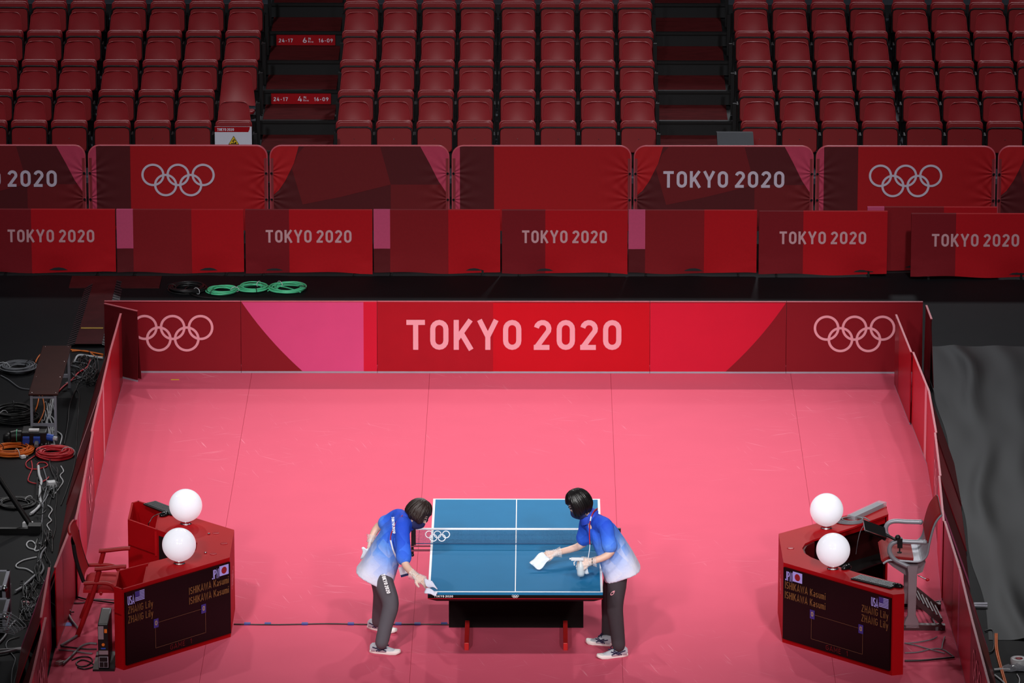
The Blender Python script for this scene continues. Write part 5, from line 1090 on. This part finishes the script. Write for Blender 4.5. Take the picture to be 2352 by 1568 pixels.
# ---- loose cables
def cable(pts, r, m, label, z=None):
    z = r if z is None else z
    tag(MB().tube(smooth_path([G(x, y, z) for x, y in pts], 5), r, 6).build('loose_cable', m), label, 'cable', 'loose cables on the floor')
Wc, Gc, Bc, Oc, Rc = 'cable_white', 'cable_grey', 'cable_black', 'cable_orange', 'cable_red'
for k, (r, m, lb, pts) in enumerate((
    (.008, Oc, 'orange cable from the bench to the left barrier', [(80, 835), (92, 815), (120, 803), (165, 803), (205, 808), (237, 814)]), (.007, Oc, 'second orange cable beside the cable ramp', [(165, 806), (200, 806), (220, 818), (236, 818)]),
    (.012, Wc, 'thick white cable across the ramp end', [(170, 830), (180, 816), (200, 817), (236, 822)]), (.007, Gc, 'grey cable looping right of the bench', [(160, 838), (185, 845), (200, 858), (185, 866), (165, 858)]),
    (.007, Gc, 'grey cable arcing beside the bench legs', [(170, 830), (200, 836), (212, 850), (198, 864), (175, 870), (150, 880)]), (.007, Bc, 'black cable looping under the bench edge', [(205, 808), (218, 830), (215, 850), (195, 866)]),
    (.009, Rc, 'red cable crossing right of the bench', [(208, 825), (200, 843), (180, 856), (165, 872), (145, 888), (135, 898)]), (.006, Bc, 'thin black cable parallel to the left barrier', [(222, 860), (185, 875), (175, 892), (160, 930), (155, 975), (147, 1020)]),
    (.006, Bc, 'thin black cable close to the left barrier', [(174, 893), (182, 910), (178, 970), (172, 1060), (155, 1120), (140, 1160)]), (.013, Wc, 'white taped bundle under the bench', [(122, 915), (115, 950), (107, 968), (112, 990), (118, 1005)]),
    (.007, Wc, 'white cable curling by the bench front leg', [(110, 952), (122, 960), (126, 975), (120, 985), (130, 990), (142, 1000), (138, 1020)]), (.007, Oc, 'orange cable hanging below the bench', [(90, 908), (86, 930), (80, 945)]),
    (.006, Oc, 'orange cable near the right bench leg', [(97, 908), (102, 935), (97, 955), (86, 975)]), (.006, Rc, 'red lead looping below the red coil', [(100, 1035), (75, 1050), (60, 1062), (64, 1074), (85, 1077), (108, 1070), (104, 1062), (90, 1062), (85, 1068)]),
    (.006, Rc, 'long red lead hanging toward the adapter', [(72, 1058), (74, 1075), (66, 1095), (66, 1105), (85, 1110), (105, 1102), (112, 1095)]), (.006, Bc, 'black cable crossing the red coil', [(136, 1040), (120, 1048), (114, 1062), (120, 1085), (130, 1100)]),
    (.014, Wc, 'thick white bundle running toward the camera', [(88, 1070), (90, 1090), (95, 1105), (92, 1120), (91, 1140)]), (.014, Wc, 'thick white bundle, lower stretch', [(91, 1140), (93, 1155), (85, 1168), (70, 1180)]),
    (.006, Gc, 'grey cable next to the white bundle', [(100, 1075), (108, 1110), (100, 1145), (98, 1175), (95, 1210)]), (.008, Gc, 'grey cable rising to the adapter', [(132, 1118), (115, 1125), (105, 1145), (90, 1165), (75, 1180)]),
    (.006, Wc, 'white curled lead beside the left barrier', [(140, 1070), (146, 1082), (138, 1092), (145, 1105), (138, 1118), (125, 1135)]), (.006, Bc, 'black lead beside the curled white one', [(130, 1120), (130, 1150), (126, 1180), (128, 1210), (120, 1240)]),
    (.006, Wc, 'white spiral lead by the left barrier', [(110, 1160), (120, 1170), (112, 1185), (118, 1195), (108, 1205), (114, 1218), (105, 1228), (113, 1240)]), (.006, Bc, 'black cable along the spiral lead', [(94, 1195), (98, 1215), (97, 1235), (92, 1260), (85, 1300), (88, 1330)]),
    (.007, Wc, 'white ring loop left of the left barrier', [(80, 1262), (66, 1258), (61, 1250), (66, 1243), (75, 1243), (82, 1252), (80, 1264), (92, 1262), (100, 1252), (90, 1247)]), (.007, Wc, 'white cable bending back on itself', [(84, 1279), (55, 1286), (38, 1296), (40, 1303), (60, 1306), (76, 1315)]),
    (.012, Gc, 'grey cable sleeve by the left barrier', [(105, 1258), (96, 1270), (93, 1285), (100, 1305), (92, 1320)]), (.014, Gc, 'grey taped bundle heading to the flight case', [(82, 1320), (65, 1335), (48, 1350), (35, 1358)]),
    (.007, Bc, 'black cable beside the taped bundle', [(80, 1325), (72, 1345), (60, 1360), (50, 1375)]), (.007, Bc, 'black cable in the lower left tangle', [(88, 1335), (78, 1355), (68, 1375), (80, 1395), (72, 1410)]),
    (.013, Gc, 'grey sleeve curving off the left edge', [(36, 1425), (22, 1440), (10, 1462), (-5, 1478)]), (.012, Wc, 'white striped cable across the bottom left', [(-5, 1500), (15, 1497), (35, 1492), (53, 1490)]),
    (.012, Wc, 'second white striped cable, bottom left', [(-5, 1493), (25, 1491), (52, 1488)]), (.005, Gc, 'thin grey cable wandering at the bottom left', [(45, 1462), (20, 1470), (14, 1485), (30, 1505), (35, 1515), (28, 1540), (26, 1570)]),
    (.006, Bc, 'black cable at the foot of the left barrier', [(48, 1490), (44, 1520), (35, 1555), (32, 1570)]),
    (.008, Bc, 'black cable under the red armchair', [(165, 1366), (195, 1375), (230, 1380), (262, 1384)]), (.006, Gc, 'grey cable under the red armchair', [(160, 1384), (190, 1384), (215, 1376), (262, 1377)]),
    (.012, Gc, 'grey sleeve curling from the socket block', [(158, 1412), (165, 1425), (180, 1445), (178, 1458), (160, 1470), (140, 1482)]), (.007, Gc, 'grey cable from left barrier to the tower unit', [(135, 1492), (165, 1494), (195, 1499), (212, 1500)]),
    (.010, Gc, 'grey cable reaching the white plug block', [(145, 1524), (165, 1505), (185, 1485), (205, 1477), (222, 1478)]), (.007, Bc, 'coiled black mains lead beside the tower unit', [(165, 1515), (185, 1508), (205, 1509), (212, 1518), (200, 1528), (182, 1530), (175, 1522), (190, 1515), (210, 1522), (215, 1530), (195, 1536), (178, 1532)]),
    (.007, Bc, 'black cable behind the tower unit', [(140, 1484), (170, 1487), (200, 1490), (222, 1490)]),
    (.006, Gc, 'thin grey cable behind the right desk', [(2078, 1477), (2110, 1474), (2140, 1468), (2152, 1462)]), (.006, Gc, 'thin grey cable crossing behind right desk', [(2078, 1476), (2105, 1482), (2140, 1492), (2170, 1500)]),
    (.006, Gc, 'lowest grey cable behind the right desk', [(2078, 1499), (2110, 1497), (2140, 1490), (2165, 1491), (2190, 1507)]), (.009, Bc, 'black taped cable at the right barrier base', [(2078, 1517), (2120, 1516), (2160, 1512), (2192, 1509)]),
    (.009, Gc, 'grey cable loop behind the umpire chair', [(2125, 1387), (2145, 1383), (2160, 1381), (2142, 1395), (2140, 1415), (2148, 1432)]), (.007, Gc, 'grey lead dropping to the right barrier', [(2170, 1462), (2166, 1475), (2163, 1490)]),
    (.008, Oc, 'orange cable outside the right barrier', [(2286, 1455), (2287, 1490), (2295, 1525), (2308, 1570)]), (.008, Oc, 'second orange cable outside the right barrier', [(2290, 1455), (2291, 1490), (2299, 1525), (2312, 1570)]),
    (.006, Bc, 'black cable beside the orange pair', [(2262, 1449), (2280, 1447), (2283, 1480), (2280, 1494), (2272, 1498)]), (.009, Wc, 'white cable leading to the tape roll', [(2283, 1537), (2300, 1536), (2320, 1537)]), (.009, Wc, 'white cable curving off the bottom right', [(2285, 1550), (2300, 1562), (2310, 1572)]),
    (.006, Wc, 'white cable below the tape roll', [(2336, 1548), (2342, 1560), (2340, 1572)]), (.012, 'aluminium', 'silver cable end outside the right barrier', [(2237, 1386), (2268, 1386)]), (.012, 'aluminium', 'lower silver cable end outside right barrier', [(2238, 1391), (2268, 1392)]))):
    cable(pts, r, m, lb, r+.001+(.006 if 130 < pts[0][0] < 300 and pts[0][1] > 1300 or 2070 < pts[0][0] < 2200 else 0)+.002*(k % 4))
def tangle(x0, x1, y0, y1, n, label, m, seed, r=.005):
    rd = random.Random(seed); mb = MB()
    for k in range(n):
        px, py = rd.uniform(x0, x1), rd.uniform(y0, y1); pts = []
        for j in range(6):
            pts.append(G(px, py, r+.004+.05*rd.random())); px = min(x1, max(x0, px+rd.uniform(-.3, .3)*(x1-x0))); py = min(y1, max(y0, py+rd.uniform(-.3, .34)*(y1-y0)))
        mb.tube(smooth_path(pts, 4), r, 5)
    tag(mb.build('cable_tangle', m), label, 'cables', kind='stuff')
tangle(45, 88, 1335, 1425, 15, 'dark tangle of cables in the lower left', 'cable_black', 21); tangle(50, 86, 1370, 1415, 9, 'grey leads in the lower left tangle', 'cable_grey', 22, .004)
tangle(160, 225, 815, 878, 16, 'dark tangle of cables right of the bench', 'cable_black', 23); tangle(96, 130, 900, 1020, 10, 'pale leads hanging under the bench front', 'cable_white', 24, .004); tangle(85, 140, 1060, 1180, 8, 'dark leads around the adapter box', 'cable_black', 25, .005)
tangle(80, 120, 1220, 1340, 7, 'dark leads along the left barrier', 'cable_black', 26, .006)
# ---- stray tape on the mat
p = G(402, 871.5, .007); tag(MB().box(p.x-.042, p.x+.042, p.y-.012, p.y+.012, .006, .008).build('tape_mark', 'yellow'), 'short yellow tape mark near the back left corner', 'tape')
p = G(158, 1433, .007); tag(MB().box(p.x-.03, p.x+.03, p.y-.05, p.y+.05, .006, .008).build('tape_mark', 'blue_plastic'), 'blue tape mark by the left barrier base', 'tape')

# ---- tripod, crossbar, flight cases at the left edge
t = thing('lighting_stand', 'black stand leg and floor bar cut by the left edge', 'stand', G(75, 1212))
o = Vector(t.location); mb = MB(); mb.tube([AT(-60, 1010, G(75, 1212).y+.1)-o, G(70, 1205, .04)-o], .028, 8); mb.build('leg', 'black_metal', t); mb = MB(); mb.bar(G(-60, 1218, .025)-o, G(92, 1218, .025)-o, .05, .05); mb.build('floor_bar', 'black_metal', t)
mb = MB(); mb.obox(G(80, 1212, .04)-o, (.06, 0, 0), (0, .06, 0), (0, 0, .035)); mb.build('foot_joint', 'black_plastic', t)
def flight_case(px_r, py_base, w_, dep, h, z, label):
    p = G(px_r, py_base, z); t = thing('flight_case', label, 'flight case', (p.x-w_/2, p.y+dep/2, z), 0, 'flight cases at the left edge')
    MB().box(-w_/2+.008, w_/2-.008, -dep/2+.008, dep/2-.008, .008, h-.008).build('shell', 'black_plastic', t)
    for sx in (-1, 1):
        for sy in (-1, 1): mb = MB(); mb.box(*sorted((sx*w_/2, sx*(w_/2-.03))), *sorted((sy*dep/2, sy*(dep/2-.03))), 0, h); mb.build('edge_profile', 'aluminium', t)
    for zz in (0, h-.03):
        for sy in (-1, 1): mb = MB(); mb.box(-w_/2, w_/2, *sorted((sy*(dep/2+.001), sy*(dep/2-.03))), zz, zz+.03); mb.build('edge_profile', 'aluminium', t)
        for sx in (-1, 1): mb = MB(); mb.box(*sorted((sx*(w_/2+.001), sx*(w_/2-.03))), -dep/2, dep/2, zz, zz+.03); mb.build('edge_profile', 'aluminium', t)
    for sx in (-1, 1):
        for zz in (.02, h-.02): mb = MB(); mb.ball((sx*(w_/2-.01), -dep/2+.01, zz), .03, nu=10, nv=8); mb.build('ball_corner', 'chrome', t)
    mb = MB(); mb.box(-.04, .04, -dep/2-.012, -dep/2, h*.45, h*.6); mb.build('latch', 'chrome', t)
flight_case(16, 1452, .55, .5, .30, 0, 'lower flight case with aluminium edges at left edge'); flight_case(15, 1452, .54, .48, .42, .302, 'middle flight case with aluminium edges at left edge'); flight_case(14, 1452, .53, .46, .16, .724, 'top flight case under loose leads at left edge')
mb = MB(); p = G(14, 1452, .9)
for k in range(5): mb.tube(smooth_path([p+Vector((-.2, .1+.05*k, .02)), p+Vector((-.02, .08+.05*k, .05+.01*k)), p+Vector((.07+.02*k, .05+.05*k, -.03)), p+Vector((-.03, .03+.04*k, -.01)), p+Vector((-.2, .06*k, .01))], 5), .004, 6)
tag(mb.build('lead_bundle', 'cable_grey'), 'grey leads spilling from the top flight case', 'cable', kind='stuff')

# ---- tower unit inside the court, left
p = G(238, 1537, .02); t = thing('tower_unit', 'narrow black tower unit with connector panel beside left desk', 'power supply', (p.x, p.y+.24, .006))
MB().box(-.095, .095, -.25, .25, 0, .018).build('base_plate', 'black_plastic', t); MB().box(-.046, .046, -.23, .23, .018, .43).build('case', 'black_plastic', t, bev=.008)
MB().box(-.03, .03, .19, .2, .431, .433).build('bright_strip', 'sign_white', t)
for x0_, x1_, z0_, z1_, m, nm in ((-.042, .005, .29, .41, 'painted_grey', 'connector_plate'), (.008, .042, .28, .42, 'black_metal', 'battery_door'), (.012, .036, .35, .385, 'cable_orange', 'warning_label'), (-.04, .042, .15, .185, 'painted_grey', 'rating_plate'), (-.04, .042, .03, .13, 'aluminium', 'socket_frame'), (-.034, .0, .035, .08, 'black_metal', 'socket'), (.004, .036, .035, .08, 'black_metal', 'socket'), (-.034, .034, .085, .125, 'black_metal', 'socket'), (-.02, .02, .20, .21, 'blue_plastic', 'blue_mark')):
    MB().box(x0_, x1_, -.236 if 'socket' != nm and 'label' not in nm else -.239, -.229, z0_, z1_).build(nm, m, t)
mb = MB(); mb.cyl((0, -.23, .24), (0, -.235, .24), .014, n=12); mb.build('round_badge', 'cable_orange', t)

# ---- things on the desks
t = thing('wrapped_bar', 'grey bar in clear plastic wrap on the right desk', 'packaged bar'); a, b = G(1957, 1188, DH+.02), G(2022, 1158, DH+.02)
mb = MB(); mb.bar(a, b, .07, .03); mb.build('bar', 'cable_grey', t); mb = MB(); dd = (b-a); mb.bar(a-dd*.03, b+dd*.08, .085, .042); mb.build('plastic_wrap', 'clear_wrap', t)
t = thing('cable_loop', 'grey cable coil lying on the right desk behind the globe', 'cable coil', G(1950, 1198, DH)); mb = MB()
for k in range(4): mb.tube([((.13-.012*k)*math.cos(q)+.01*k, (.09-.008*k)*math.sin(q), .008+.006*k) for q in [2*PI*i/28 for i in range(28)]], .006, 6, closed=True)
tag(mb.build('cable_turns', 'cable_grey', t), kind='stuff'); mb = MB(); mb.tube([(.08, .06, .03), (.15, .02, .03), (.19, .0, .01)], .006, 6); mb.build('tail', 'cable_grey', t)
t = thing('hanging_lead', 'thin dark lead hanging from the keyboard over the left desk', 'cable'); mb = MB()
pts = [G(370, 1178, DH+.01), G(352, 1186, DH+.01), G(343, 1200, DH+.01), G(341, 1204, DH-.02), G(341, 1204, DH-.02)+Vector((.01, -.01, -.15)), G(345, 1206, DH-.02)+Vector((.01, -.01, -.3)), G(340, 1206, DH-.02)+Vector((0, -.02, -.42))]
mb.tube(smooth_path(pts, 5), .004, 6); mb.build('cord', 'cable_black', t)

# ---- black sheet on the floor, right
mb = MB(); e0, e1 = G(2140, 868), G(2276, 1470)
def sheet(u, v):
    Yv = 9.2+(e1.y-9.2)*v; k = max(0, (e0.y-Yv)/(e0.y-e1.y)); xe = e0.x+(e1.x-e0.x)*k+.02*math.sin(v*23)
    x = xe+u*2.6; rdg = .30+.10*math.sin(v*7)+.05*math.sin(v*19); z = .004+.03*math.exp(-((u*2.6-rdg)/.09)**2)*(.6+.4*math.sin(v*15))+.012*math.exp(-((u*2.6-.75-.1*math.sin(v*9))/.12)**2)+.003*math.sin(u*40+v*9)*math.sin(v*33)
    return (x, Yv, max(.003, z))
mb.grid(sheet, 60, 90); tag(mb.build('floor_sheet', 'sheet_black'), 'wrinkled black sheet over the floor right of the court', 'sheet')
t = thing('tape_roll', 'white tape roll with red print on a plastic bag, bottom right', 'tape roll', G(2340, 1530)); mb = MB(); mb.lathe([(.03, .0), (.075, .0), (.075, .075), (.03, .075), (.03, .0)], n=28); mb.build('roll', 'white_plastic', t)
mb = MB(); mb.lathe([(.012, .073), (.032, .0765), (.012, .0765)], n=20); mb.build('core_label', 'lanyard_red', t)
mb = MB(); rd = random.Random(4); mb.grid(lambda u, v: (-.17+.28*u+.02*math.sin(v*9), -.16+.15*v, .005+.05*abs(math.sin(u*9+v*4))*math.sin(PI*u)*math.sin(PI*v)+.01*rd.random()), 12, 10, smooth=False); mb.build('plastic_bag', 'clear_wrap', t)
